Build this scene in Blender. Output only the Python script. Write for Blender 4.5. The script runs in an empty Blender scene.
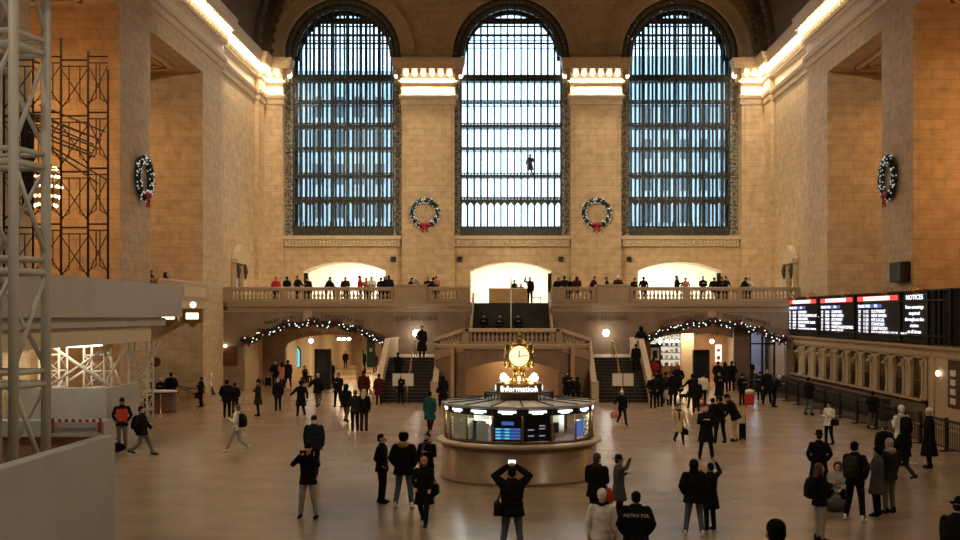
import bpy, bmesh, math, random
from mathutils import Vector, Matrix
random.seed(7)
PI = math.pi
C = bpy.context.scene.collection
SC = bpy.context.scene
F = 1100.0; VX = 511.0; VY = 315.0; CZ = 4.8        # focal length in pixels, vanishing point, eye height

# ------------------------------------------------------------------ camera
cam = bpy.data.cameras.new('camera'); co = bpy.data.objects.new('camera', cam); C.objects.link(co)
co.location = (0, 0, CZ); co.rotation_euler = (PI/2, 0, 0)
cam.sensor_width = 36; cam.lens = 36*F/960
cam.shift_x = -(VX-480)/960; cam.shift_y = (VY-270)/960
cam.clip_start = .1; cam.clip_end = 600
SC.camera = co

# ------------------------------------------------------------------ world, exposure, large lights
w = bpy.data.worlds.new('sky'); SC.world = w; w.use_nodes = True
bg = w.node_tree.nodes['Background']; bg.inputs[0].default_value = (.62, .82, 1.0, 1); bg.inputs[1].default_value = 3.6
SC.view_settings.view_transform = 'Standard'; SC.view_settings.look = 'None'
SC.view_settings.exposure = 0.52; SC.view_settings.gamma = 1.0; SC.view_settings.use_curve_mapping = False
WARM = (1.0, .80, .53); ORANGE = (1.0, .50, .17); CREAM = (1.0, .90, .70)
def area(loc, size, power, col=WARM, rot=(0, 0, 0), sy=None):
    l = bpy.data.lights.new('lamp', 'AREA'); l.energy = power; l.color = col; l.size = size
    l.shape = 'RECTANGLE'; l.size_y = sy or size
    o = bpy.data.objects.new('lamp', l); C.objects.link(o); o.location = loc; o.rotation_euler = rot
    return o
def point(loc, power, col=WARM, r=.15):
    l = bpy.data.lights.new('lamp', 'POINT'); l.energy = power; l.color = col; l.shadow_soft_size = r
    o = bpy.data.objects.new('lamp', l); C.objects.link(o); o.location = loc
    return o
def spot(loc, to, power, col=WARM, ang=60, r=.3):
    l = bpy.data.lights.new('lamp', 'SPOT'); l.energy = power; l.color = col; l.shadow_soft_size = r
    l.spot_size = math.radians(ang); l.spot_blend = .6
    o = bpy.data.objects.new('lamp', l); C.objects.link(o); o.location = loc
    o.rotation_euler = (Vector(to)-Vector(loc)).to_track_quat('-Z', 'Y').to_euler()
    return o
# cornice strips washing the side walls, floodlights standing on the cornices
for sx in (-1, 1):
    X = 18.5 if sx > 0 else -18.0
    area((X-sx*.44, 41, 22.66), .16, 3300, WARM, (0, 0, 0), 77)
    for y in (12, 34, 52):
        spot((X-sx*1.3, y, 24.2), (-sx*4, y+16, 0), 2300, WARM, 85, .5)
    spot((X-sx*1.3, 44, 24.4), (-sx*17, 80, 13.5), 9500, WARM, 27, .5)     # floodlights on the window wall, one for each pier
    spot((X-sx*1.3, 44, 24.4), (-sx*6, 80, 13.5), 9500, WARM, 27, .5)
    spot((X-sx*1.3, 42, 24.4), (sx*6, 80, 13.5), 4500, WARM, 25, .5)
    spot((X-sx*1.3, 30, 24.4), (-sx*19, 72, 12.5), 16000, WARM, 32, .5)
    for y in (45.9, 59.6):                       # warm lamps inside the side openings
        area((sx*23.2, y, 17.5), 1.6, 180, ORANGE, (0, 0, 0))
    point((sx*22.2, 46, 11.4), 260, ORANGE, .8)
for x0, x1 in ((-18.0, -16.7), (-7.95, -4.15), (4.4, 8.05), (16.85, 18.5)):
    area(((x0+x1)/2, 80.02, 22.0), x1-x0, 120*(x1-x0), WARM, (0, 0, 0), .14)

# ------------------------------------------------------------------ materials
MATS = {}
def mat(name, col, rough=.6, metal=0, emit=None, es=0, spec=None, coat=0):
    if name in MATS: return MATS[name]
    m = bpy.data.materials.new(name); m.use_nodes = True
    b = m.node_tree.nodes['Principled BSDF']
    b.inputs['Base Color'].default_value = (*col, 1); b.inputs['Roughness'].default_value = rough
    b.inputs['Metallic'].default_value = metal
    if coat: b.inputs['Coat Weight'].default_value = coat
    if spec is not None: b.inputs['Specular IOR Level'].default_value = spec
    if emit: b.inputs['Emission Color'].default_value = (*emit, 1); b.inputs['Emission Strength'].default_value = es
    m.diffuse_color = (*col, 1)
    MATS[name] = m; return m
def nz(name, c1, c2, scale=8, rough=.7, metal=0, bump=0, detail=4, kind='noise', lo=.35, hi=.65):
    """two-tone noisy surface"""
    if name in MATS: return MATS[name]
    m = mat(name, c1, rough, metal); nt = m.node_tree; b = nt.nodes['Principled BSDF']
    tc = nt.nodes.new('ShaderNodeTexCoord')
    if kind == 'noise':
        n = nt.nodes.new('ShaderNodeTexNoise'); n.inputs['Scale'].default_value = scale; n.inputs['Detail'].default_value = detail
    else:
        n = nt.nodes.new('ShaderNodeTexVoronoi'); n.inputs['Scale'].default_value = scale
    nt.links.new(tc.outputs['Object'], n.inputs['Vector'])
    r = nt.nodes.new('ShaderNodeValToRGB'); r.color_ramp.elements[0].position = lo; r.color_ramp.elements[1].position = hi
    r.color_ramp.elements[0].color = (*c1, 1); r.color_ramp.elements[1].color = (*c2, 1)
    nt.links.new(n.outputs[0], r.inputs[0]); nt.links.new(r.outputs[0], b.inputs['Base Color'])
    if bump:
        bp = nt.nodes.new('ShaderNodeBump'); bp.inputs['Strength'].default_value = bump
        nt.links.new(n.outputs[0], bp.inputs['Height']); nt.links.new(bp.outputs[0], b.inputs['Normal'])
    return m
def ashlar(name, c1, c2, cm, bw=1.5, bh=.55, rough=.6, mortar=.012, bump=.25, flat=False, ns=2.0, stain=.22):
    """coursed stone: u runs along the wall whichever way it faces, v is height (flat: u,v on the floor)"""
    if name in MATS: return MATS[name]
    m = mat(name, c1, rough); nt = m.node_tree; b = nt.nodes['Principled BSDF']; N = nt.nodes.new; L = nt.links.new
    ge = N('ShaderNodeNewGeometry'); sp = N('ShaderNodeSeparateXYZ'); L(ge.outputs['Position'], sp.inputs[0])
    cb = N('ShaderNodeCombineXYZ')
    if flat:
        L(sp.outputs[0], cb.inputs[0]); L(sp.outputs[1], cb.inputs[1])
    else:
        sn = N('ShaderNodeSeparateXYZ'); L(ge.outputs['True Normal'], sn.inputs[0])
        ab = N('ShaderNodeMath'); ab.operation = 'ABSOLUTE'; L(sn.outputs[0], ab.inputs[0])
        gt = N('ShaderNodeMath'); gt.operation = 'GREATER_THAN'; gt.inputs[1].default_value = .5; L(ab.outputs[0], gt.inputs[0])
        mx = N('ShaderNodeMix'); mx.data_type = 'FLOAT'; L(gt.outputs[0], mx.inputs[0]); L(sp.outputs[0], mx.inputs[2]); L(sp.outputs[1], mx.inputs[3])
        L(mx.outputs[0], cb.inputs[0]); L(sp.outputs[2], cb.inputs[1])
    br = N('ShaderNodeTexBrick'); L(cb.outputs[0], br.inputs['Vector'])
    br.inputs['Color1'].default_value = (*c1, 1); br.inputs['Color2'].default_value = (*c2, 1); br.inputs['Mortar'].default_value = (*cm, 1)
    br.inputs['Scale'].default_value = 1; br.inputs['Brick Width'].default_value = bw; br.inputs['Row Height'].default_value = bh
    br.inputs['Mortar Size'].default_value = mortar; br.inputs['Mortar Smooth'].default_value = .2
    no = N('ShaderNodeTexNoise'); no.inputs['Scale'].default_value = ns; no.inputs['Detail'].default_value = 6; L(ge.outputs['Position'], no.inputs['Vector'])
    mr = N('ShaderNodeMapRange'); mr.inputs[1].default_value = .3; mr.inputs[2].default_value = .7; mr.inputs[3].default_value = 1-stain; mr.inputs[4].default_value = 1+stain*.5
    L(no.outputs[0], mr.inputs[0])
    mm = N('ShaderNodeVectorMath'); mm.operation = 'SCALE'; L(br.outputs[0], mm.inputs[0]); L(mr.outputs[0], mm.inputs['Scale'])
    L(mm.outputs[0], b.inputs['Base Color'])
    if bump:
        bp = N('ShaderNodeBump'); bp.inputs['Strength'].default_value = bump; bp.inputs['Distance'].default_value = .02; bp.invert = True
        L(br.outputs['Fac'], bp.inputs['Height']); L(bp.outputs[0], b.inputs['Normal'])
    return m
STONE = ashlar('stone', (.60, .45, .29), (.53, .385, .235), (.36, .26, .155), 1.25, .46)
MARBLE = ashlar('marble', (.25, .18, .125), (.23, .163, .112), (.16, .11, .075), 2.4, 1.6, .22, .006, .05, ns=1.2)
FLOORM = ashlar('floor_marble', (.38, .275, .18), (.345, .245, .158), (.26, .185, .115), 1.9, .95, .27, .008, 0, flat=True, ns=.8, stain=.2)
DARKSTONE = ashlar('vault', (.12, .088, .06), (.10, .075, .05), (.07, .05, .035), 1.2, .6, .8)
PLASTER = nz('plaster_stone', (.56, .44, .30), (.47, .36, .24), 3, .6, bump=.1)
TRIMS = nz('trim_stone', (.60, .48, .34), (.50, .39, .27), 5, .5, bump=.15)
BAL = nz('balustrade_marble', (.40, .295, .205), (.34, .25, .17), 4, .35)
CREAMW = mat('cream_wall', (.80, .77, .66), .8)
IRON = nz('window_iron', (.030, .034, .034), (.075, .08, .07), 6, .5, .3, bump=.3)
ORN_LIT = nz('window_ornament', (.025, .027, .025), (.34, .31, .24), 5.5, .55, .2, bump=.6, kind='voronoi', lo=.2, hi=.55)
DARK = mat('dark_metal', (.02, .018, .016), .45, .5)
BLACK = mat('black', (.008, .008, .009), .5)
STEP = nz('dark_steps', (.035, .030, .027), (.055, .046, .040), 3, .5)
WHITEP = nz('white_hoarding', (.50, .51, .52), (.45, .46, .465), 1.2, .6)
TRUSSM = mat('white_truss', (.62, .60, .54), .45)
RUST = nz('rust_scaffold', (.03, .010, .008), (.06, .018, .012), 9, .7)
GOLD = mat('brass', (.75, .52, .20), .25, 1)
BRASSD = mat('old_brass', (.42, .28, .12), .4, 1)
OPAL = mat('opal_glass', (1, .9, .7), .3, emit=(1, .84, .55), es=2.6)
BULB = mat('bulb', (1, .85, .6), .3, emit=(1, .80, .48), es=9)
DIALM = mat('clock_dial', (.9, .8, .6), .4, emit=(1, .80, .48), es=.85)
WHITEL = mat('white_lit', (1, 1, 1), .4, emit=(.95, .97, 1), es=1.6)
FLARE = mat('work_lamp', (1, 1, 1), .4, emit=(1, .95, .85), es=14)
TUBEL = mat('tube_light', (1, 1, 1), .4, emit=(1, .93, .72), es=5)
SCRW = mat('screen_white', (1, 1, 1), .4, emit=(.86, .88, 1), es=1.3)
SCRR = mat('screen_red', (.5, .02, .02), .4, emit=(.85, .06, .05), es=.8)
SCRB = mat('screen_blue', (.05, .15, .6), .4, emit=(.08, .16, .55), es=.5)
SCRT = mat('screen_teal', (.05, .3, .4), .4, emit=(.15, .65, .75), es=.8)
SCRK = mat('screen_black', (.004, .004, .007), .4, spec=.15)
WOODR = nz('red_wood', (.07, .020, .012), (.12, .038, .020), 3, .6)
PLY = nz('plywood', (.34, .20, .10), (.26, .15, .075), 2, .7)
RED = mat('red', (.55, .02, .02), .6)
BOWR = nz('bow_red', (.045, .005, .008), (.09, .01, .012), 6, .5)
PINE = nz('pine', (.006, .014, .009), (.018, .034, .022), 20, .8)
SILVER = mat('silver_bauble', (.75, .78, .75), .3, .4, emit=(.9, .95, .9), es=.25)
FAIRY = mat('fairy_light', (1, 1, 1), .3, emit=(1, .97, .9), es=1.5)
PAPER = mat('paper', (.78, .76, .70), .7)
def glassm():
    m = bpy.data.materials.new('window_glass'); m.use_nodes = True; nt = m.node_tree; nt.nodes.clear()
    o = nt.nodes.new('ShaderNodeOutputMaterial'); t = nt.nodes.new('ShaderNodeBsdfTransparent'); t.inputs[0].default_value = (.90, .95, .96, 1)
    g = nt.nodes.new('ShaderNodeBsdfGlossy'); g.inputs['Roughness'].default_value = .35
    mx = nt.nodes.new('ShaderNodeMixShader'); mx.inputs[0].default_value = .025
    nt.links.new(t.outputs[0], mx.inputs[1]); nt.links.new(g.outputs[0], mx.inputs[2]); nt.links.new(mx.outputs[0], o.inputs[0]); return m
GLASS = glassm()

# ------------------------------------------------------------------ helpers
def W(px, py, D): return Vector(((px-VX)*D/F, D, CZ-(py-VY)*D/F))
def XW(px, D): return (px-VX)*D/F
def ZW(py, D): return CZ-(py-VY)*D/F
def link(o, parent=None):
    C.objects.link(o)
    if parent is not None: o.parent = parent
    return o
def tag(o, label=None, cat=None, group=None, kind=None):
    if label: o['label'] = label
    if cat: o['category'] = cat
    if group: o['group'] = group
    if kind: o['kind'] = kind
    return o
def empty(name, loc=(0, 0, 0), rz=0, label=None, cat=None, group=None, kind=None, parent=None):
    o = bpy.data.objects.new(name, None); link(o, parent); o.location = loc; o.rotation_euler = (0, 0, rz)
    o.empty_display_size = .1
    return tag(o, label, cat, group, kind)
def copy_tree(o, parent=None):
    c = o.copy(); C.objects.link(c); c.parent = parent
    for ch in [k for k in bpy.data.objects if k.parent == o]: copy_tree(ch, c)
    return c
class MB:
    def __init__(s): s.bm = bmesh.new(); s.mi = 0
    def _f(s, vs, smooth=False):
        try:
            f = s.bm.faces.new(vs); f.material_index = s.mi; f.smooth = smooth
        except ValueError: pass
    def box(s, x0, x1, y0, y1, z0, z1, M=None):
        vs = [Vector((x, y, z)) for z in (z0, z1) for y in (y0, y1) for x in (x0, x1)]
        if M is not None: vs = [M @ v for v in vs]
        v = [s.bm.verts.new(p) for p in vs]
        for q in ((0, 2, 3, 1), (4, 5, 7, 6), (0, 1, 5, 4), (2, 6, 7, 3), (0, 4, 6, 2), (1, 3, 7, 5)): s._f([v[i] for i in q])
        return s
    def loft(s, rings, cap=True, smooth=True, closed=False):
        R = [[s.bm.verts.new(p) for p in r] for r in rings]; n = len(R[0])
        for a, b in (zip(R, R[1:]+[R[0]]) if closed else zip(R, R[1:])):
            for i in range(n): s._f([a[i], a[(i+1) % n], b[(i+1) % n], b[i]], smooth)
        if cap and not closed: s._f(R[0][::-1]); s._f(R[-1])
        return s
    def tube(s, pts, r, seg=8, round_=False, asp=1.0, up=None):
        pts = [Vector(p) for p in pts]; rs = r if isinstance(r, (list, tuple)) else [r]*len(pts)
        if round_:
            d0 = (pts[0]-pts[1]).normalized(); d1 = (pts[-1]-pts[-2]).normalized()
            pts = [pts[0]+d0*rs[0]*.85, pts[0]+d0*rs[0]*.5]+pts+[pts[-1]+d1*rs[-1]*.5, pts[-1]+d1*rs[-1]*.85]
            rs = [rs[0]*.45, rs[0]*.85]+list(rs)+[rs[-1]*.85, rs[-1]*.45]
        rings = []; prev = None
        for i, p in enumerate(pts):
            t = (pts[min(i+1, len(pts)-1)]-pts[max(i-1, 0)]).normalized()
            if prev is None:
                a = Vector(up) if up is not None else (Vector((0, 0, 1)) if abs(t.z) < .9 else Vector((1, 0, 0)))
                u = (a-t*a.dot(t)).normalized()
            else: u = (prev-t*prev.dot(t)).normalized()
            prev = u; v = t.cross(u)
            rings.append([p+u*math.cos(2*PI*k/seg)*rs[i]+v*math.sin(2*PI*k/seg)*rs[i]*asp for k in range(seg)])
        return s.loft(rings)
    def lathe(s, prof, c=(0, 0, 0), seg=16, smooth=True, M=None, cap=True):
        c = Vector(c); rings = []
        for r, z in prof:
            ring = [Vector((r*math.cos(2*PI*k/seg), r*math.sin(2*PI*k/seg), z)) for k in range(seg)]
            if M is not None: ring = [M @ p for p in ring]
            rings.append([p+c for p in ring])
        return s.loft(rings, cap, smooth)
    def ell(s, c, rx, ry, rz, seg=12, rings=8, M=None):
        c = Vector(c); R = []
        for j in range(rings+1):
            t = -PI/2+PI*j/rings; t = max(min(t, PI/2-.08), -PI/2+.08)
            ring = [Vector((rx*math.cos(t)*math.cos(2*PI*k/seg), ry*math.cos(t)*math.sin(2*PI*k/seg), rz*math.sin(t))) for k in range(seg)]
            if M is not None: ring = [M @ p for p in ring]
            R.append([c+p for p in ring])
        return s.loft(R)
    def prism(s, pts, axis, a, b):
        """closed polygon pts extruded between a and b along axis 'x','y' or 'z'"""
        def q(p, t): return {'y': Vector((p[0], t, p[1])), 'x': Vector((t, p[0], p[1])), 'z': Vector((p[0], p[1], t))}[axis]
        A = [s.bm.verts.new(q(p, a)) for p in pts]; B = [s.bm.verts.new(q(p, b)) for p in pts]; n = len(pts)
        s._f(A); s._f(B[::-1])
        for i in range(n): s._f([A[i], B[i], B[(i+1) % n], A[(i+1) % n]])
        return s
    def mesh(s, name, mats):
        bmesh.ops.recalc_face_normals(s.bm, faces=s.bm.faces)
        me = bpy.data.meshes.new(name); s.bm.to_mesh(me); s.bm.free()
        for m in (mats if isinstance(mats, (list, tuple)) else [mats]): me.materials.append(m)
        return me
    def build(s, name, mats, parent=None, loc=(0, 0, 0), bevel=0, **kw):
        o = bpy.data.objects.new(name, s.mesh(name, mats)); link(o, parent); o.location = loc
        if bevel:
            b = o.modifiers.new('bevel', 'BEVEL'); b.width = bevel; b.segments = 2; b.limit_method = 'ANGLE'
        return tag(o, **kw)
def part(name, me, parent, loc=(0, 0, 0), rz=0):
    o = bpy.data.objects.new(name, me); link(o, parent); o.location = loc; o.rotation_euler = (0, 0, rz); return o
def arch(x0, x1, z0, zs, zc, n=24):
    """outline of an opening with an elliptical head, counter-clockwise from bottom-left"""
    cx = (x0+x1)/2; rx = (x1-x0)/2
    return [(x0, z0)]+[(cx-rx*math.cos(PI*k/n), zs+(zc-zs)*math.sin(PI*k/n)) for k in range(n+1)]+[(x1, z0)]
def seg_arch(x0, x1, z0, zs, zc, n=16):
    w_ = (x1-x0)/2; h = zc-zs; R = (w_*w_+h*h)/(2*h); cz = zc-R; cx = (x0+x1)/2; a = math.asin(w_/R)
    return [(x0, z0)]+[(cx+R*math.sin(-a+2*a*k/n), cz+R*math.cos(-a+2*a*k/n)) for k in range(n+1)]+[(x1, z0)]
def fill_mesh(loops, y0, y1, mats, name='wall'):
    """plate in the XZ plane, first loop the outline, the others holes, between y0 and y1"""
    cu = bpy.data.curves.new(name, 'CURVE'); cu.dimensions = '2D'; cu.fill_mode = 'BOTH'; cu.extrude = (y1-y0)/2
    for lp in loops:
        sp = cu.splines.new('POLY'); sp.points.add(len(lp)-1)
        for p, q in zip(sp.points, lp): p.co = (q[0], q[1], 0, 1)
        sp.use_cyclic_u = True
    o = bpy.data.objects.new(name, cu); C.objects.link(o)
    dg = bpy.context.evaluated_depsgraph_get(); me = bpy.data.meshes.new_from_object(o.evaluated_get(dg))
    bpy.data.objects.remove(o)
    me.transform(Matrix.Translation((0, (y0+y1)/2, 0)) @ Matrix.Rotation(PI/2, 4, 'X'))
    me.materials.clear()
    for m in (mats if isinstance(mats, (list, tuple)) else [mats]): me.materials.append(m)
    for p in me.polygons: p.use_smooth = False
    return me
def text_mesh(items, name, m, ext=.01):
    """items: (string, size, matrix, align) merged into one mesh; letters lie in local XY"""
    bm = bmesh.new()
    for s_, size, M, al in items:
        cu = bpy.data.curves.new('t', 'FONT'); cu.body = s_; cu.size = size; cu.align_x = al; cu.extrude = ext; cu.resolution_u = 2
        o = bpy.data.objects.new('t', cu); C.objects.link(o)
        me = bpy.data.meshes.new_from_object(o.evaluated_get(bpy.context.evaluated_depsgraph_get()))
        bpy.data.objects.remove(o); me.transform(M); bm.from_mesh(me)
    me = bpy.data.meshes.new(name); bm.to_mesh(me); bm.free(); me.materials.clear(); me.materials.append(m)
    return me
def wallM(x, y, z, rot=0):          # text matrix: facing -Y, at (x,y,z), turned by rot in the wall plane
    return Matrix.Translation((x, y, z)) @ Matrix.Rotation(PI/2, 4, 'X') @ Matrix.Rotation(rot, 4, 'Z')
def sweep(mb, path, prof, closed=False):
    """moulding: XY path, wall on the left-hand side's back; prof = (offset to the right of travel, z)"""
    n = len(path); rings = []
    for i, p in enumerate(path):
        p = Vector(p); a = (p-Vector(path[i-1])).normalized() if i > 0 else None
        b = (Vector(path[i+1])-p).normalized() if i < n-1 else None
        if a is None: a = b
        if b is None: b = a
        na = Vector((a.y, -a.x)); nb = Vector((b.y, -b.x)); m_ = (na+nb); m_ = m_/max(m_.dot(na), .2) if m_.length > 1e-4 else na
        rings.append([Vector((p.x+m_.x*o, p.y+m_.y*o, z)) for o, z in prof])
    mb.loft(rings, True, False)

# ================================================================== THE SETTING
XL, XR = -18.0, 18.5
YE = 81.0
# floor
mb = MB(); mb.box(-27, 27, -6, 112, -.3, 0)
mb.build('floor', FLOORM, kind='structure')
# side walls: piers, headers over the openings, deep reveals
def side_wall(name, X, sx):
    m = MB()
    def bx(a, b, y0, y1, z0, z1):
        xs = sorted((X+sx*a, X+sx*b)); m.box(xs[0], xs[1], y0, y1, z0, z1)
    bx(0, 7.5, 64.3, 68.7, 0, 23.4); bx(.3, 7.5, 68.7, 78.5, 0, 23.4); bx(0, 7.5, 78.5, 83.5, 0, 23.4)
    for a, b in ((50.6, 54.9), (36.9, 41.2), (23.2, 27.5), (9.5, 13.8), (-6, 0.1)): bx(0, 7.5, a, b, 0, 23.4)
    for a, b in ((54.9, 64.3), (41.2, 50.6), (27.5, 36.9), (13.8, 23.2), (0.1, 9.5)): bx(0, 7.5, a, b, 19.0, 23.4)
    bx(7.5, 8.1, -6, 83.5, 0, 23.4)
    return m.build(name, STONE, kind='structure')
side_wall('wall_left', XL, -1); side_wall('wall_right', XR, 1)
# coffer frames on the soffits of the openings
n = 0
for sx, X in ((-1, XL), (1, XR)):
    for a, b in ((54.9, 64.3), (41.2, 50.6), (27.5, 36.9)):
        m = MB(); c = (a+b)/2
        for k, t in ((0, .0), (1, .35)):
            h = 3.4-k*.5; u0, u1 = 1.2+k*.5, 6.2-k*.5
            for (p0, p1, q0, q1) in ((u0, u1, c-h, c-h+.22), (u0, u1, c+h-.22, c+h), (u0, u0+.22, c-h, c+h), (u1-.22, u1, c-h, c+h)):
                xs = sorted((X+sx*p0, X+sx*p1)); m.box(xs[0], xs[1], q0, q1, 18.78+k*.1, 19.0)
        n += 1; m.build('trim_%d' % n, TRIMS, kind='structure')
# rear wall behind the viewer
mb = MB(); mb.box(-26, 26.6, -6.6, -6, 0, 38); mb.build('wall_rear', STONE, kind='structure')

# window wall
WIN = ((-16.72, -8.08), (-4.36, 4.36), (8.10, 16.80))
ZSILL, ZSPR = 10.6, 23.95
def win_loop(x0, x1, ins=0):
    cx = (x0+x1)/2; r = (x1-x0)/2-ins
    return [(cx-r, ZSILL+ins)]+[(cx-r*math.cos(PI*k/32), ZSPR+r*math.sin(PI*k/32)) for k in range(33)]+[(cx+r, ZSILL+ins)]
DOORS = ((-15.3, -9.25), (-3.0, 3.0), (9.35, 15.5))
def vault_pt(t, ins=0): return ((XL+XR)/2-(18.4-ins)*math.cos(t), 23.4+(15.0-ins)*math.sin(t))
outline = [(-18.9, 5.6), (-18.9, 23.4)]+[vault_pt(PI*k/32, -.3) for k in range(0, 33)]+[(19.2, 23.4), (19.2, 5.6)]
for x0, x1 in DOORS[::-1]: outline += seg_arch(x0, x1, 5.6, 8.05, 8.72)[::-1]
me = fill_mesh([outline]+[win_loop(*q) for q in WIN], YE, YE+2.6, STONE, 'wall_back')
tag(part('wall_back', me, None), kind='structure')
# pier strips between the windows
for i, (x0, x1) in enumerate(((-18.4, -16.7), (-7.95, -4.15), (4.4, 8.05), (16.85, 18.9))):
    m = MB(); m.box(x0, x1, 80.42, 81.02, 5.6, 23.3)
    m.box(x0+.28, x1-.28, 80.36, 80.45, 6.6, 20.1)
    m.box(x0-.05, x1+.05, 80.30, 81.02, 5.6, 6.3)
    m.build('wall_pier_%d' % i, STONE, kind='structure')
# sills and archivolts
for i, (x0, x1) in enumerate(WIN):
    m = MB(); m.box(x0-.05, x1+.05, 80.62, 81.9, 10.35, 10.62); m.box(x0+.05, x1-.05, 80.75, 81.05, 9.85, 10.37)
    k = x0+.15
    while k < x1-.15:
        m.ell((k, 80.74, 10.12), .09, .07, .17, 6, 4); k += .25
    m.build('trim_%d' % (n+1+i), TRIMS, kind='structure')
    cx = (x0+x1)/2; m = MB()
    for (ri, ro, yy) in ((4.28, 4.55, 80.80), (4.55, 5.15, 80.90), (5.15, 5.35, 80.76)):
        rings = []
        for q in range(33):
            a = PI*q/32; c_, s_ = math.cos(a), math.sin(a)
            rings.append([Vector((cx-r*c_, y, ZSPR+r*s_)) for r, y in ((ri, 81.05), (ri, yy), (ro, yy), (ro, 81.05))])
        m.loft(rings, True, False)
    m.build('trim_%d' % (n+4+i), PLASTER, kind='structure')
n += 6
# main cornice: returns round every pier
PROF = [(0, 20.15), (.10, 20.17), (.14, 20.36), (.06, 20.40), (.06, 20.56), (.20, 20.62), (.26, 20.84), (.06, 20.90), (.06, 21.62),
        (.14, 21.74), (.26, 21.76), (.28, 21.94), (.12, 21.98), (.16, 22.68), (.62, 22.70), (.66, 23.0), (.74, 23.2), (.78, 23.45), (0, 23.5)]
def cornice(name, path, brk=.62):
    m = MB(); B = MB(); sweep(m, path, PROF)
    for p, q in zip(path, path[1:]):               # scrolled brackets and round bulbs between them
        p = Vector(p); q = Vector(q); L = (q-p).length
        if L < .5: continue
        t = (q-p)/L; nn = Vector((t.y, -t.x)); k = max(1, int(round(L/brk)))
        a0 = math.atan2(t.y, t.x)
        for j in range(k+1):
            c = p+t*(L*j/k); M = Matrix.Translation((c.x, c.y, 0)) @ Matrix.Rotation(a0, 4, 'Z')
            m.box(-.09, .09, -.60, -.1, 22.36, 22.72, M); m.box(-.09, .09, -.34, -.1, 21.96, 22.42, M)
            if j < k: B.ell((c.x+t.x*L/k/2+nn.x*.46, c.y+t.y*L/k/2+nn.y*.46, 22.40), .18, .18, .24, 8, 6)
    o = m.build(name, TRIMS, kind='structure'); b_ = B.build('cornice_bulbs', mat('cornice_bulb', (1, .9, .7), .4, emit=(1, .84, .58), es=3.2), o); b_['kind'] = 'stuff'
    return o
pathR = [(18.5, -6), (18.5, 68.7), (18.8, 68.7), (18.8, 78.5), (18.5, 78.5), (18.5, 80.4), (16.85, 80.4), (16.85, 81.05)]
pathL = [(-16.7, 81.05), (-16.7, 80.4), (-18.0, 80.4), (-18.0, 78.5), (-18.3, 78.5), (-18.3, 68.7), (-18.0, 68.7), (-18.0, -6)]
cornice('trim_%d' % (n+1), [(x, y) for x, y in pathR][::-1])
cornice('trim_%d' % (n+2), pathL[::-1])
for j, (x0, x1) in enumerate(((-7.95, -4.15), (4.4, 8.05))):
    cornice('trim_%d' % (n+3+j), [(x0, 81.05), (x0, 80.4), (x1, 80.4), (x1, 81.05)], .66)
n += 4
# barrel vault with ribs
mb = MB(); NV = 40
rings = [[Vector((*[vault_pt(PI*k/NV)[0]], y, vault_pt(PI*k/NV)[1])) for k in range(NV+1)]+[Vector((vault_pt(PI*k/NV, -.5)[0], y, vault_pt(PI*k/NV, -.5)[1])) for k in range(NV, -1, -1)] for y in (-6.6, 82)]
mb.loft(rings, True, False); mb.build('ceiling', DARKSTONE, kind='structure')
for j, (y, wd, dep) in enumerate(((80.6, .8, .55), (78.9, .35, .8), (77.8, .9, .35), (66.5, 1.6, .5), (64.4, .4, .8), (52.7, 2.0, .5), (39, 2.0, .5))):
    m = MB(); rr = []
    for k in range(NV+1):
        t = PI*k/NV; a = vault_pt(t, -.1); b = vault_pt(t, dep)
        rr.append([Vector((a[0], y-wd/2, a[1])), Vector((a[0], y+wd/2, a[1])), Vector((b[0], y+wd/2, b[1])), Vector((b[0], y-wd/2, b[1]))])
    m.loft(rr, True, False)
    for k in range(1, 60):                       # carved rosettes along the rib
        t = PI*k/60; b = vault_pt(t, dep); m.ell((b[0], y, b[1]), .22, wd*.36, .22, 6, 4)
    n += 1; m.build('trim_%d' % n, DARKSTONE, kind='structure')

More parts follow.
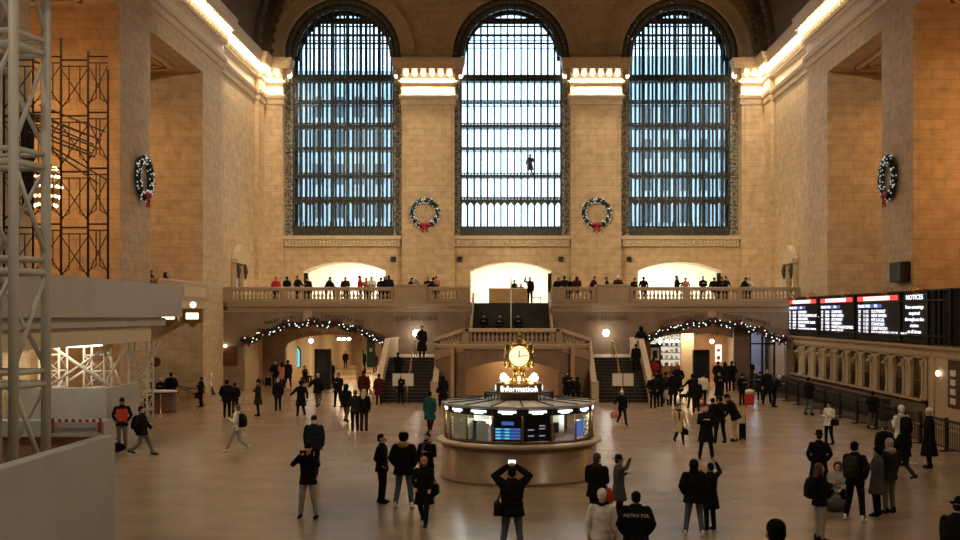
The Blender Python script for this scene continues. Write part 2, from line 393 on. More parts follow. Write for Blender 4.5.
# ---- great windows: two iron screens with glazed walkways between them
WY = (81.45, 82.95)
BANDS = ((11.0, .74), (13.42, .26), (15.15, .36), (17.1, .26), (18.85, .34), (20.55, .30), (22.35, .46), (24.9, .12), (25.5, .16), (26.55, .42))
for wi, (x0, x1) in enumerate(WIN):
    cx = (x0+x1)/2; R = (x1-x0)/2; bw = .62
    root = empty('window_%d' % (wi+1), (0, 0, 0), kind='structure')
    for li, y in enumerate(WY):
        me = fill_mesh([win_loop(x0, x1, 0), [p for p in win_loop(x0, x1, bw)]], y-.09, y+.09, IRON, 'frame')
        part('window_frame', me, root)
        if li == 0:
            m = MB(); m.box(x0, x0+bw, y-.12, y-.09, ZSILL, ZSPR-.2); m.box(x1-bw, x1, y-.12, y-.09, ZSILL, ZSPR-.2); m.build('side_border', ORN_LIT, root)  # paler jamb plates: the bulbs' light on the lower border put into the colour
        inx0, inx1 = x0+bw, x1-bw; nb = 15 if (li == 0 or wi == 1) else 23; r2 = R-bw
        for k in range(nb+1):
            x = inx0+(inx1-inx0)*k/nb; dx = abs(x-cx); top = ZSPR+math.sqrt(max(r2*r2-dx*dx, 0))
            m = MB(); hw = .06 if li == 0 else (.05 if wi == 1 else .075)
            m.box(x-hw, x+hw, y-.10, y+.06, ZSILL+.3, top+.05); m.box(x-.03, x+.03, y-.16, y-.08, ZSILL+.3, top)
            m.build('mullion', IRON, root)
        for z, h in BANDS:
            dz = max(z-ZSPR, 0); half = math.sqrt(max(r2*r2-dz*dz, .1))
            m = MB(); m.box(cx-half, cx+half, y-.12, y+.08, z-h*.12, z+h*.12)
            if li == 1: m.build('transom', IRON, root); continue
            m.box(cx-half, cx+half, y-.10, y+.06, z-h/2, z-h/2+.07); m.box(cx-half, cx+half, y-.10, y+.06, z+h/2-.07, z+h/2)
            if z in (11.0, 22.35, 26.55): m.box(cx-half, cx+half, y-.06, y+.04, z-h/2, z+h/2)
            k = cx-half
            while k < cx+half:
                m.box(k, k+.10, y-.07, y+.03, z-h/2, z+h/2); k += .245
            m.build('transom', IRON, root)
        # low cresting of round-headed lights over the sill
        m = MB(); pit = (inx1-inx0)/15
        for k in range(15):
            a = inx0+pit*k; c = a+pit/2
            m.prism([(a, 12.80), (a+.12, 12.98), (c, 13.12), (a+pit-.12, 12.98), (a+pit, 12.80), (a+pit, 13.3), (a, 13.3)], 'y', y-.03, y+.03)
            m.box(c-.03, c+.03, y-.04, y+.04, 11.3, 11.7)
        for a in (inx0, inx1-.05): pass
        if li: m.bm.free()
        else: m.build('cresting', IRON, root)
        # secondary arch following the head
        m = MB(); rr = []
        for q in range(33):
            a = PI*q/32; c_, s_ = math.cos(a), math.sin(a)
            rr.append([Vector((cx-r*c_, yy, ZSPR+r*s_)) for r, yy in ((r2-.02, y-.14), (r2-.02, y+.1), (r2-.28, y+.1), (r2-.28, y-.14))])
        m.loft(rr, True, False)
        for q in range(40):                     # rosettes of the ornamental border
            a = PI*(q+.5)/40; m.ell((cx-(R-.3)*math.cos(a), y-.10, ZSPR+(R-.3)*math.sin(a)), .17, .05, .17, 6, 4)
        for sx in (x0+.31, x1-.31):
            z = ZSILL+.35
            while z < ZSPR: m.ell((sx, y-.10, z), .2, .05, .2, 6, 4); m.box(sx-.28, sx+.28, y-.12, y-.08, z+.24, z+.30); z += .56
        m.build('border_ornament', nz('iron_rosette', (.06, .065, .06), (.16, .15, .12), 9, .5) if li == 0 else IRON, root)
        me = fill_mesh([win_loop(x0, x1, .1)], y-.012, y+.012, GLASS, 'pane'); part('glass_pane', me, root)
    for z in (15.15, 18.85, 22.35):
        m = MB(); m.box(x0+.3, x1-.3, WY[0], WY[1], z-.09, z-.04)
        for k in range(9): m.box(x0+.4+k*.96, x0+.46+k*.96, WY[0], WY[1], z-.16, z-.09)
        m.build('walkway', IRON, root)
# pale office blocks across the street, seen through the outer windows
def office(x0, x1, y, z1, label):
    r = empty('office_building', ((x0+x1)/2, y+5, -3), label=label, cat='building')
    nx = int((x1-x0)/2.2); m = MB(); m.box(x0, x1, y, y+10, -3, z1)
    o = m.build('wall', nz('office_stone', (.42, .46, .50), (.34, .38, .42), .6, .8), None); o.parent = r; o.location = -Vector(r.location)
    g = MB()
    for i in range(nx):
        for j in range(int((z1-2)/3.6)):
            g.box(x0+i*2.2+.5, x0+i*2.2+1.6, y-.06, y+.05, j*3.6+.8, j*3.6+3.0)
    o = g.build('window_panes', mat('office_glass', (.04, .06, .08), .15), None); o.parent = r; o.location = -Vector(r.location)
office(-46, -10.5, 118, 31, 'grey office block outside the arched window above the garland with tracks lettering')
office(12.0, 46, 124, 34, 'pale office block outside the arched window nearest the departures board')

# ================================================================== EAST BALCONY AND ITS WALL
YB = 70.0
m = MB()
m.box(XL-7, -2.55, YB, YE, 5.2, 5.6); m.box(2.55, XR+7, YB, YE, 5.2, 5.6); m.box(-2.55, 2.55, 73.3, YE, 5.2, 5.6)
tag(m.build('balcony_floor', PLASTER), 'stone floor slab of the long balcony under the arched windows', 'balcony')
AL = (XW(243, YB), XW(389, YB)); AR = (XW(640, YB), XW(786, YB)); ASP, ACR = 3.05, 4.22
wl = [(XL-.6, 0)]+arch(AL[0], AL[1], 0, ASP, ACR)+[(-2.5, 0), (-2.5, 5.3), (XL-.6, 5.3)]
wr = [(2.5, 0)]+arch(AR[0], AR[1], 0, ASP, ACR)+[(XR+.6, 0), (XR+.6, 5.3), (2.5, 5.3)]
for i, lp in enumerate((wl, wr)):
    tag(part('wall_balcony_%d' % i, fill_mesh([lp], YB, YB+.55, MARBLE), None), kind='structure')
# moulded fascia
m = MB()
FP = [(0, 5.05), (.10, 5.08), (.14, 5.22), (.28, 5.34), (.34, 5.50), (.34, 5.58), (0, 5.60)]
sweep(m, [(XL, YB), (-2.5, YB)], FP); sweep(m, [(2.55, YB), (XR, YB)], FP)
for a, b in ((XL+2.8, XW(300, YB)), ):
    pass
for x in (XW(308, YB), XW(712, YB)):
    m.box(x-.28, x+.28, YB-.10, YB, 4.35, 5.1)          # keystones over the arches
n += 1; m.build('trim_%d' % n, BAL, kind='structure')
# recessed panels' mouldings on the wall face
m = MB()
for x0, x1 in ((XW(218, YB), XW(303, YB)), (XW(313, YB), XW(470, YB)), (XW(552, YB), XW(707, YB)), (XW(717, YB), XW(800, YB))):
    m.box(x0, x1, YB-.02, YB+.01, 5.0, 5.05)
n += 1; m.build('trim_%d' % n, PLASTER, kind='structure')
# balustrades
bp = [(.075, 0), (.075, .05), (.045, .07), (.095, .16), (.10, .22), (.06, .33), (.035, .40), (.055, .45), (.075, .47), (.075, .50)]
bme = MB().lathe(bp, seg=8).mesh('baluster', BAL)
def balustrade(x0, x1, runs, label, y=YB-.02, z=5.6):
    r = empty('balustrade', ((x0+x1)/2, y, z), label=label, cat='balustrade', group='balustrades along the balcony')
    ox = (x0+x1)/2
    m = MB(); m.box(x0-ox, x1-ox, -.22, .22, 0, .22); m.build('plinth', BAL, r)
    m = MB(); m.box(x0-ox, x1-ox, -.20, .20, .74, .98); m.build('rail', BAL, r, bevel=.04)
    ed = [x0]
    for a, b in runs: ed += [a, b]
    ed.append(x1)
    for a, b in zip(ed[::2], ed[1::2]):
        if b-a > .05:
            m = MB(); m.box(a-ox, b-ox, -.19, .19, .2, .76); m.box(a-ox+.08, b-ox-.08, -.215, -.18, .30, .68); m.build('pedestal', BAL, r)
    for a, b in runs:
        k = max(2, int(round((b-a)/.25)))
        for i in range(k): part('baluster', bme, r, (a-ox+(i+.5)*(b-a)/k, 0, .22))
X_ = lambda p: XW(p, YB)
balustrade(X_(217), X_(337), [(X_(234), X_(283)), (X_(289), X_(336))], 'pale stone balustrade at the end by the scaffolding')
balustrade(X_(337), X_(395), [(X_(340), X_(391))], 'stone balustrade run in front of the bright doorway above lexington lettering')
balustrade(X_(427), X_(470), [(X_(432), X_(459))], 'short stone balustrade beside the dark steps, towards the tracks lettering')
balustrade(X_(551), X_(597), [(X_(566), X_(592))], 'short stone balustrade beside the dark steps, towards the departures board')
balustrade(X_(629), X_(738), [(X_(633), X_(683)), (X_(690), X_(735))], 'stone balustrade in front of the bright doorway near the departures board')
balustrade(X_(738), X_(800), [(X_(742), X_(793))], 'stone balustrade above the ticket machines lettering')
for a, b, lb in ((395, 427, 'solid marble parapet block under the wreath nearer the scaffolding'), (597, 629, 'solid marble parapet block under the wreath nearer the departures board')):
    m = MB(); m.box(X_(a), X_(b), YB-.36, YB+.1, 5.58, 6.62); m.box(X_(a)-.04, X_(b)+.04, YB-.40, YB+.14, 6.62, 6.74)
    m.box(X_(a)+.15, X_(b)-.15, YB-.39, YB-.35, 5.75, 6.5)
    tag(m.build('parapet', BAL, bevel=.02), lb, 'parapet', 'parapet blocks on the balcony')
# carved lettering above the arches
INK = mat('letter_ink', (.05, .03, .02), .7)
def arc_text(s_, px0, px1, f, size, y, m=INK):
    k = len(s_); it = []
    for i, ch in enumerate(s_):
        if ch == ' ': continue
        px = px0+(px1-px0)*(i+.5)/k; p0 = f(px-1); p1 = f(px+1); py = f(px)
        p = W(px, py, y); it.append((ch, size, wallM(p.x, y-.015, p.z, -math.atan2(p1-p0, 2)), 'CENTER'))
    return it
def dome(cx, w_, ytop, yend): return lambda px: ytop+(yend-ytop)*min(1.2, ((px-cx)/w_)**2)
def sign_letters(items, label, grp='carved lettering over the archways'):
    tag(part('lettering', text_mesh(items, 'lettering', INK), None), label, 'lettering', grp)
sign_letters(arc_text('TRACKS 17 TO 11', 264, 303, dome(314, 60, 318.2, 328.5), .34, YB), 'dark carved lettering TRACKS 17 TO 11 over the garlanded arch')
sign_letters(arc_text('LEXINGTON AVE', 321, 364, dome(314, 60, 318.2, 327.5), .40, YB), 'dark carved lettering LEXINGTON AVE following the arch by the tracks lettering')
sign_letters(arc_text('LEXINGTON AVE', 660, 704, dome(714, 60, 318.2, 327.5), .40, YB), 'dark carved lettering LEXINGTON AVE beside the ticket machines lettering')
sign_letters(arc_text('TICKET MACHINES', 723, 770, dome(714, 60, 318.2, 327.5), .37, YB), 'dark carved lettering TICKET MACHINES over the arch by the board')
sign_letters([('EAST BALCONY', .38, wallM(XW(417, YB), YB-.015, ZW(320.5, YB)), 'CENTER')], 'small lettering EAST BALCONY on the wall above the flight nearer the scaffolding')
sign_letters([('EAST BALCONY', .38, wallM(XW(607, YB), YB-.015, ZW(320.5, YB)), 'CENTER')], 'small lettering EAST BALCONY on the wall above the flight nearer the departures board')

# ---- garlands
def garland(px0, px1, f, bows, label):
    r = empty('garland', tuple(W((px0+px1)/2, f((px0+px1)/2), YB-.25)), label=label, cat='garland', group='lit garlands on the archways')
    O = Vector(r.location); pts = []; rng = random.Random(px0)
    N_ = 60
    for i in range(N_+1):
        px = px0+(px1-px0)*i/N_; sag = 0
        for a, b in zip(bows, bows[1:]):
            if a <= px <= b: t = (px-a)/(b-a); sag = 4*t*(1-t)*4.4
        pts.append(W(px, f(px)+sag, YB-.22)-O)
    m = MB(); m.tube(pts, .16, 6)
    for p in pts:
        for q in range(16):
            d = Vector((rng.uniform(-1, 1), rng.uniform(-1, .4), rng.uniform(-1, 1))).normalized()
            c = p+Vector((rng.uniform(-.1, .1), 0, 0)); e = c+d*.33; s_ = d.orthogonal()*.06
            m._f([m.bm.verts.new(c-s_), m.bm.verts.new(c+s_), m.bm.verts.new(e)])
    m.build('foliage', PINE, r)
    m = MB()
    for p in pts:
        for q in range(1):
            c = p+Vector((rng.uniform(-.16, .16), -.2, rng.uniform(-.2, .2))); m.ell(c, .036, .036, .036, 5, 4)
    m.build('fairy_lights', FAIRY, r, kind='stuff')
    for px in bows:
        p = W(px, f(px), YB-.42)-O; m = MB()
        for sx in (-1, 1):
            m.ell(p+Vector((sx*.15, 0, .05)), .16, .08, .10, 8, 6, Matrix.Rotation(-sx*.5, 3, 'Y'))
            m.tube([p, p+Vector((sx*.10, -.02, -.2)), p+Vector((sx*.20, 0, -.42))], [.04, .06, .05], 5)
        m.ell(p, .08, .09, .08, 8, 6); m.build('bow', BOWR, r)
gl = lambda px: 320+21*abs((px-315)/71)**2.1
gr = lambda px: 320+21*abs((px-712)/74)**2.1
garland(244, 388, gl, (246, 262, 287, 313, 336, 358, 385), 'dark pine garland with red bows over the arch marked TRACKS')
garland(640, 784, gr, (643, 665, 690, 713, 738, 760, 782), 'dark pine garland with red bows over the arch marked TICKET MACHINES')

# ---- vestibules and passages behind the arches
WARMW = nz('passage_stone', (.50, .38, .24), (.42, .31, .19), 3, .5)
def passage(x0, x1, ix0, ix1, zc, zs, yb, wn):
    m = MB(); m.box(x0-.5, x0, 70.5, 76, 0, 5.2); m.box(x1, x1+.5, 70.5, 76, 0, 5.2); m.build('wall_vestibule_%d' % wn, WARMW, kind='structure')
    lp = [(x0, 0)]+arch(ix0, ix1, 0, zs, zc)+[(x1, 0), (x1, 5.2), (x0, 5.2)]
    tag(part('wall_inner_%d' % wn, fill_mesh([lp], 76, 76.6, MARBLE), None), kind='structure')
    m = MB(); m.box(ix0-.4, ix0-.05, 76.6, yb, 0, 4.0); m.box(ix1+.05, ix1+.4, 76.6, yb, 0, 4.0); m.box(ix0-.4, ix1+.4, yb, yb+.4, 0, 4.0)
    m.build('wall_passage_%d' % wn, WARMW, kind='structure')
    m = MB(); m.box(ix0-.4, ix1+.4, 76.6, yb+.4, 3.8, 4.1); m.build('ceiling_passage_%d' % wn, WARMW, kind='structure')
passage(AL[0]-.1, AL[1]+.1, -15.6, -8.4, 3.45, 2.55, 110, 1)
passage(AR[0]-.1, AR[1]+.1, 9.6, 15.9, 3.55, 2.75, 106, 2)
for y in (79, 86, 94, 103):
    area((-12, y, 3.7), 1.4, 170, (1, .72, .40)); 
for y in (79, 85, 93, 101): area((12.6, y, 3.7), 1.6, 140, (1, .74, .45))
area((-12.5, 73, 5.1), 1.2, 60, (1, .62, .30)); area((13.0, 73, 5.1), 1.2, 55, (1, .62, .30))
sign_letters(arc_text('GRAYBAR PASSAGE', 296, 352, dome(325, 60, 334.5, 346), .30, 76), 'faint lettering GRAYBAR PASSAGE on the inner arch behind the garland', 'faint lettering on the inner arches')
sign_letters(arc_text('LEXINGTON SUBWAY LINES', 664, 722, dome(697, 60, 335, 346), .30, 76), 'faint lettering LEXINGTON SUBWAY LINES on the inner arch', 'faint lettering on the inner arches')

# ---- rooms behind the balcony doorways
for k, (x0, x1) in enumerate(DOORS):
    m = MB(); a, b = x0-1.2, x1+1.2
    m.box(a-.3, a, 83.6, 92, 5.6, 9.6); m.box(b, b+.3, 83.6, 92, 5.6, 9.6); m.box(a, b, 91.7, 92, 5.6, 9.6); m.box(a-.3, b+.3, 83.6, 92, 9.3, 9.6); m.box(a-.3, b+.3, 81, 92, 5.3, 5.6)
    m.box(a, x0-.05, 83.6, 83.9, 5.6, 9.3); m.box(x1+.05, b, 83.6, 83.9, 5.6, 9.3)
    m.build('wall_upper_room_%d' % k, CREAMW, kind='structure')
    area(((x0+x1)/2, 87.5, 9.25), 3.4, 430, (1, .95, .82))
    m = MB(); m.box(x0, x0+.28, 81.3, 81.42, 5.6, 7.9) if k == 0 else m.box(x1-.28, x1, 81.3, 81.42, 5.6, 7.9)
    m.build('door_%d' % (k+1), DARK, kind='structure')

# ================================================================== CENTRAL STAIRCASE
SX0, SX1 = -7.55, 7.55
stair = empty('staircase', (0, 64, 0), label='double marble staircase with dark steps and a curved landing behind the round booth', cat='staircase')
O = Vector((0, 64, 0))
def sp(mb_, name, m_, **k): return mb_.build(name, m_, stair, -O, **k)
# side flights: 14 risers to the side landings at z 2.3, then inward flights to the central landing at 3.15
ZS, ZL = 2.30, 3.15
for sx in (-1, 1):
    xa, xb = sorted((sx*4.25, sx*7.22)); dxx = .05 if sx < 0 else .35
    xa += dxx; xb += dxx
    for i in range(14):
        m = MB(); y = 60.3+i*.33; m.box(xa, xb, y, 70, i*ZS/14, (i+1)*ZS/14-.03)
        m.box(xa, xb, y-.03, y+.36, (i+1)*ZS/14-.03, (i+1)*ZS/14)
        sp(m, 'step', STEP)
    m = MB(); m.box(xa, xb, 64.9, 70, ZS-.02, ZS+.02); sp(m, 'side_landing', PLASTER)
    for q in range(5):                               # inward steps
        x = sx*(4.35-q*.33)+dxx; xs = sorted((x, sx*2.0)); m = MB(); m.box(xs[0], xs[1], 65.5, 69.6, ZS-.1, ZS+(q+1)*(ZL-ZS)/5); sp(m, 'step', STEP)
    # sloping parapets
    for xx, outer in ((sx*4.22+dxx, False), (sx*7.34+dxx, True)):
        m = MB(); top = 1.05
        pts = [(59.9, 0), (70 if outer else 66, 0), (70 if outer else 66, ZS+.95), (65.0, ZS+.95), (60.6, 1.0), (59.9, 1.0)]
        m.prism(pts, 'x', xx-.12, xx+.12)
        cap = [(59.75, 1.0), (60.65, 1.02), (65.0, ZS+.97), (70 if outer else 66, ZS+.97), (70 if outer else 66, ZS+1.10), (64.95, ZS+1.10), (60.55, 1.14), (59.75, 1.12)]
        m.prism(cap, 'x', xx-.16, xx+.16)
        m.box(xx-.19, xx+.19, 59.6, 60.1, 0, 1.2)
        sp(m, 'parapet', TRIMS)
    # brass handrail down the middle of the flight
    xm = (xa+xb)/2; m = MB()
    m.tube([(xm, 60.2, .95), (xm, 64.9, ZS+.95), (xm, 66.2, ZS+.95)], .03, 6)
    for y, z in ((60.3, 0), (62.6, 1.1), (64.9, ZS), (66.2, ZS)): m.tube([(xm, y, z), (xm, y, z+.95)], .03, 6)
    sp(m, 'handrail', BRASSD)
# projecting centre block with a canted front and a shallow arched recess
CX = .08
def canted(off): return [(CX-4.3, 66), (CX-4.3, 61.9-off*.5), (CX-2.55, 60-off), (CX+2.55, 60-off), (CX+4.3, 61.9-off*.5), (CX+4.3, 66)]
m = MB(); ZT = 3.15
front = [(CX-2.6, 0)]+seg_arch(CX-2.55, CX+2.5, 0, 1.75, 2.30)+[(CX+2.6, 0), (CX+2.6, ZT), (CX-2.6, ZT)]
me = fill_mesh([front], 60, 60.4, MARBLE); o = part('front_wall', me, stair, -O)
m = MB()
for sx in (-1, 1):
    a = (CX+sx*2.6, 60); b = (CX+sx*4.3, 61.9); c_ = (CX+sx*4.3, 66)
    m = MB(); m.prism([a, b, (b[0]-sx*.35, b[1]+.2), (a[0]-sx*.05, a[1]+.4)], 'z', 0, ZT)
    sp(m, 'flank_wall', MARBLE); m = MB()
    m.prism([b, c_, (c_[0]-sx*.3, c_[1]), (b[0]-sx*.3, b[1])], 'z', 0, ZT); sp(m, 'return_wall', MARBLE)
NICHE = mat('niche_plaster', (.52, .36, .22), .6)
m = MB(); m.box(CX-3.4, CX+3.4, 62.6, 62.8, 0, ZT-.1); m.box(CX-3.4, CX-3.2, 60.4, 62.7, 0, ZT-.1); m.box(CX+3.2, CX+3.4, 60.4, 62.7, 0, ZT-.1); sp(m, 'niche_wall', NICHE)
m = MB(); m.prism(canted(0)+[(CX+4.0, 69.6), (CX-4.0, 69.6)], 'z', ZT-.12, ZT); sp(m, 'landing', PLASTER)
m = MB(); sweep(m, canted(0), [(0, ZT-.22), (.08, ZT-.2), (.14, ZT-.02), (.14, ZT+.04), (0, ZT+.05)]); sp(m, 'string_course', TRIMS)
area((CX, 61.4, 2.9), 1.6, 42, (1, .66, .36)).rotation_euler = (math.radians(10), 0, 0)
# landing balustrade: flat middle, canted returns stepping down
def post(p, z, h=.95): 
    m = MB(); m.box(p[0]-.16, p[0]+.16, p[1]-.16, p[1]+.16, z, z+h); sp(m, 'pedestal', BAL)
bme2 = MB().lathe([(r*.95, z*1.02) for r, z in bp], seg=8).mesh('baluster_small', BAL)
c0 = canted(0); y0 = 60.2
m = MB(); m.box(CX-2.6, CX+2.6, y0-.16, y0+.16, ZT+.72, ZT+.92); sp(m, 'rail', TRIMS, bevel=.03)
m = MB(); m.box(CX-2.6, CX+2.6, y0-.15, y0+.15, ZT, ZT+.2); sp(m, 'plinth', BAL)
for i in range(20): part('baluster', bme2, stair, (CX-2.28+i*.24, y0-64, ZT+.2))
post((CX-2.55, y0), ZT); post((CX+2.55, y0), ZT)
for sx in (-1, 1):
    a = Vector((CX+sx*2.62, 60.2, ZT)); b = Vector((CX+sx*4.25, 62.0, ZT-.55)); c_ = Vector((CX+sx*4.33, 65.0, ZS))
    for nm, za, zb, hw, mm in (('rail', .72, .92, .17, TRIMS), ('plinth', -.35, .2, .15, BAL)):
        m = MB(); u = Vector((-(b-a).y, (b-a).x, 0)).normalized()*hw
        m.loft([[q-u+Vector((0, 0, za)), q+u+Vector((0, 0, za)), q+u+Vector((0, 0, zb)), q-u+Vector((0, 0, zb))] for q in (a, b)], True, False)
        u2 = Vector((hw, 0, 0))
        if nm == 'rail': m.loft([[q-u2+Vector((0, 0, za)), q+u2+Vector((0, 0, za)), q+u2+Vector((0, 0, zb)), q-u2+Vector((0, 0, zb))] for q in (b, c_)], True, False)
        else: m.prism([(b.y, 0), (b.y, b.z+.2), (c_.y, c_.z+.2), (c_.y, 0)], 'x', b.x-.15, b.x+.15)
        sp(m, nm, mm)
    for i in range(8):
        q = a.lerp(b, (i+.6)/8.2); part('baluster', bme2, stair, tuple(q-O+Vector((0, 0, .2))))
    m = MB(); q0, q1 = b, c_; m.prism([(q0.y, q0.z+.15), (q1.y, q1.z+.15), (q1.y, q1.z+.78), (q0.y, q0.z+.78)], 'x', b.x-.10, b.x+.10); sp(m, 'solid_parapet', MARBLE)
# upper flight to the balcony
for i in range(15):
    m = MB(); y = 68.6+i*.315; z1 = ZL+(i+1)*(5.6-ZL)/15
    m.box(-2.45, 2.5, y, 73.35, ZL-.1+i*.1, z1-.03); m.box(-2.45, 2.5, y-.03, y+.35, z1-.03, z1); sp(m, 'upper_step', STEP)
for x in (-2.5, 2.55):
    m = MB(); m.prism([(68.2, ZL), (68.2, ZL+.9), (73.3, 6.3), (73.3, ZL)], 'x', x-.07, x+.07); sp(m, 'upper_parapet', BAL)
m = MB(); m.tube([(0, 68.3, ZL+.9), (0, 73.4, 6.5)], .04, 6)
for y, z in ((68.4, ZL), (71, 4.5), (73.35, 5.6)): m.tube([(0, y, z), (0, y, z+.95)], .035, 6)
sp(m, 'upper_handrail', WHITEP)
m = MB(); m.tube([(0.0, 73.6, 5.6), (0.0, 73.6, 7.4)], .05, 8); m.tube([(0, 73.6, 5.6), (0, 73.6, 5.66)], .2, 10)
tag(m.build('white_post', WHITEP), 'tall white post standing at the head of the dark steps', 'post')
m = MB(); m.box(-2.5, 2.55, 73.0, 73.3, 2.6, 5.2); m.build('wall_under_stair', PLASTER, kind='structure')

# ================================================================== INFORMATION BOOTH AND CLOCK
BX, BY = XW(519, 33), 33.0
booth = empty('information_booth', (BX, BY, 0), label='round marble information booth with glazed cabin in the middle of the floor', cat='booth')
m = MB(); m.lathe([(2.36, 0), (2.36, .10), (2.30, .14), (2.30, 1.0), (2.26, 1.02)], seg=72); m.build('drum', nz('booth_marble', (.36, .255, .17), (.30, .21, .14), 5, .28), booth)
m = MB(); m.lathe([(2.2, 1.0), (2.38, 1.03), (2.46, 1.07), (2.47, 1.12), (2.42, 1.16), (2.1, 1.17)], seg=72); m.build('counter', TRIMS, booth)
NF = 16; A0 = math.radians(-90+2.2)+PI/NF*0
RC = 2.20
def fv(k, r=RC): a = A0+2*PI*k/NF; return Vector((r*math.cos(a), r*math.sin(a), 0))
kinds = {0: 'board', -1: 'blue', 1: 'agent', -2: 'machine', 2: 'screen', -3: 'machine', 3: 'leaflets', -4: 'room'}
m = MB(); m.lathe([(2.0, 1.16), (2.26, 1.16), (2.26, 1.22), (2.0, 1.22)], seg=NF); m.build('sill', WOODR, booth)
for k in range(NF):
    a, b = fv(k), fv(k+1); mid = (a+b)/2; t = (b-a).normalized(); L = (b-a).length; nn = Vector((t.y, -t.x, 0))
    if nn.dot(mid) < 0: nn = -nn
    m = MB(); m.tube([a+Vector((0, 0, 1.18)), a+Vector((0, 0, 2.2))], .035, 6); m.build('mullion', BRASSD, booth)
    M = Matrix((( t.x, nn.x, 0, mid.x), (t.y, nn.y, 0, mid.y), (0, 0, 1, 0), (0, 0, 0, 1)))
    m = MB(); m.box(-L/2, L/2, -.01, .01, 1.22, 1.98, M); m.build('glass_pane', GLASS, booth)
    m = MB(); m.box(-L/2, L/2, -.03, .05, 1.97, 2.16, M); f = m.build('sign_box', BLACK, booth)
    m = MB(); m.box(-L*.30, L*.30, .052, .058, 2.05, 2.11, M); m.box(-L*.18, L*.18, .052, .058, 2.01, 2.05, M); m.build('lit_lettering', WHITEL, f)
    kd = kinds.get(k if k < NF/2 else k-NF)
    if kd in ('board', 'blue'):
        m = MB(); m.box(-L*.47, L*.47, -.12, -.06, 1.24, 1.96, M); s_ = m.build('display', SCRK, booth)
        m = MB()
        if kd == 'blue':
            for q in range(4): m.box(-L*.42, L*.42, -.058, -.05, 1.30+q*.085, 1.36+q*.085, M)
            m.box(-L*.2, L*.2, -.058, -.05, 1.70, 1.80, M); m.build('display_rows', SCRB, s_)
            m = MB()
            for q in range(4): m.box(-L*.40, -L*.24, -.049, -.045, 1.31+q*.085, 1.35+q*.085, M); m.box(-L*.10, L*.05, -.049, -.045, 1.31+q*.085, 1.35+q*.085, M)
            m.build('display_digits', SCRT, s_)
        else:
            for q, (u, z) in enumerate(((-.2, 1.38), (.18, 1.38), (-.2, 1.55), (.18, 1.58), (.18, 1.66))): m.box(L*(u-.1), L*(u+.1), -.058, -.05, z, z+.035, M)
            m.build('display_rows', mat('screen_grey', (.2, .2, .22), .4, emit=(.5, .55, .6), es=.35), s_)
    elif kd:
        m = MB()
        if kd in ('machine',):
            m.box(-L*.3, L*.2, -.5, -.2, 1.2, 1.72, M); m.box(-L*.2, L*.1, -.52, -.2, 1.72, 1.80, M); m.build('ticket_printer', PAPER, booth, bevel=.02)
            m = MB(); m.box(L*.12, L*.42, -.45, -.4, 1.45, 1.75, M); m.box(L*.24, L*.30, -.45, -.4, 1.2, 1.46, M); m.build('monitor', BLACK, booth)
        elif kd == 'agent':
            m.box(-L*.35, L*.1, -.4, -.35, 1.42, 1.72, M); m.box(-L*.16, -L*.08, -.4, -.35, 1.2, 1.44, M); m.build('monitor', BLACK, booth)
        elif kd == 'screen':
            m.box(-L*.3, L*.2, -.14, -.1, 1.30, 1.75, M); m.build('display', SCRB, booth)
            m = MB()
            for q in range(6): m.box(L*.28, L*.42, -.12, -.08, 1.26+q*.11, 1.33+q*.11, M)
            m.build('leaflet_rack', PAPER, booth)
        else:
            for q in range(5): m.box(-L*.3, L*.3, -.12, -.09, 1.26+q*.12, 1.34+q*.12, M)
            m.build('leaflet_rack', PAPER, booth)
m = MB(); m.lathe([(1.35, 1.2), (1.35, 1.95)], seg=24); m.build('inner_core', mat('booth_inside', (.66, .66, .56), .8), booth)
m = MB(); m.lathe([(2.3, 2.15), (2.33, 2.17), (2.33, 2.22), (2.28, 2.235), (1.15, 2.30), (.5, 2.30), (.5, 2.25), (2.0, 2.14)], seg=NF, smooth=False); m.build('roof', nz('booth_roof', (.50, .47, .42), (.40, .38, .34), 3, .4), booth)
m = MB()
for k in range(NF):
    a = fv(k); u = a.normalized(); s_ = Vector((-u.y, u.x, 0))*.02
    p, q = u*2.28+Vector((0, 0, 2.238)), u*1.15+Vector((0, 0, 2.303))
    m.loft([[p-s_, p+s_, p+s_+Vector((0, 0, .025)), p-s_+Vector((0, 0, .025))], [q-s_, q+s_, q+s_+Vector((0, 0, .025)), q-s_+Vector((0, 0, .025))]], True, False)
m.build('roof_ribs', DARK, booth)
rl = empty('railing', (0, 0, 2.30)); rl.parent = booth
m = MB(); m.lathe([(1.02, .20), (1.05, .20), (1.05, .235), (1.02, .235)], seg=32); m.build('rail', BLACK, rl)
m = MB()
for k in range(48):
    a = 2*PI*k/48; m.tube([(1.035*math.cos(a), 1.035*math.sin(a), 0), (1.035*math.cos(a), 1.035*math.sin(a), .22)], .012, 5)
m.build('bars', BLACK, rl)
for k in range(4):
    point((BX+1.75*math.cos(-PI/2+.9*(k-1.5)), BY+1.75*math.sin(-PI/2+.9*(k-1.5)), 1.9), 16, (1, .96, .82), .08)
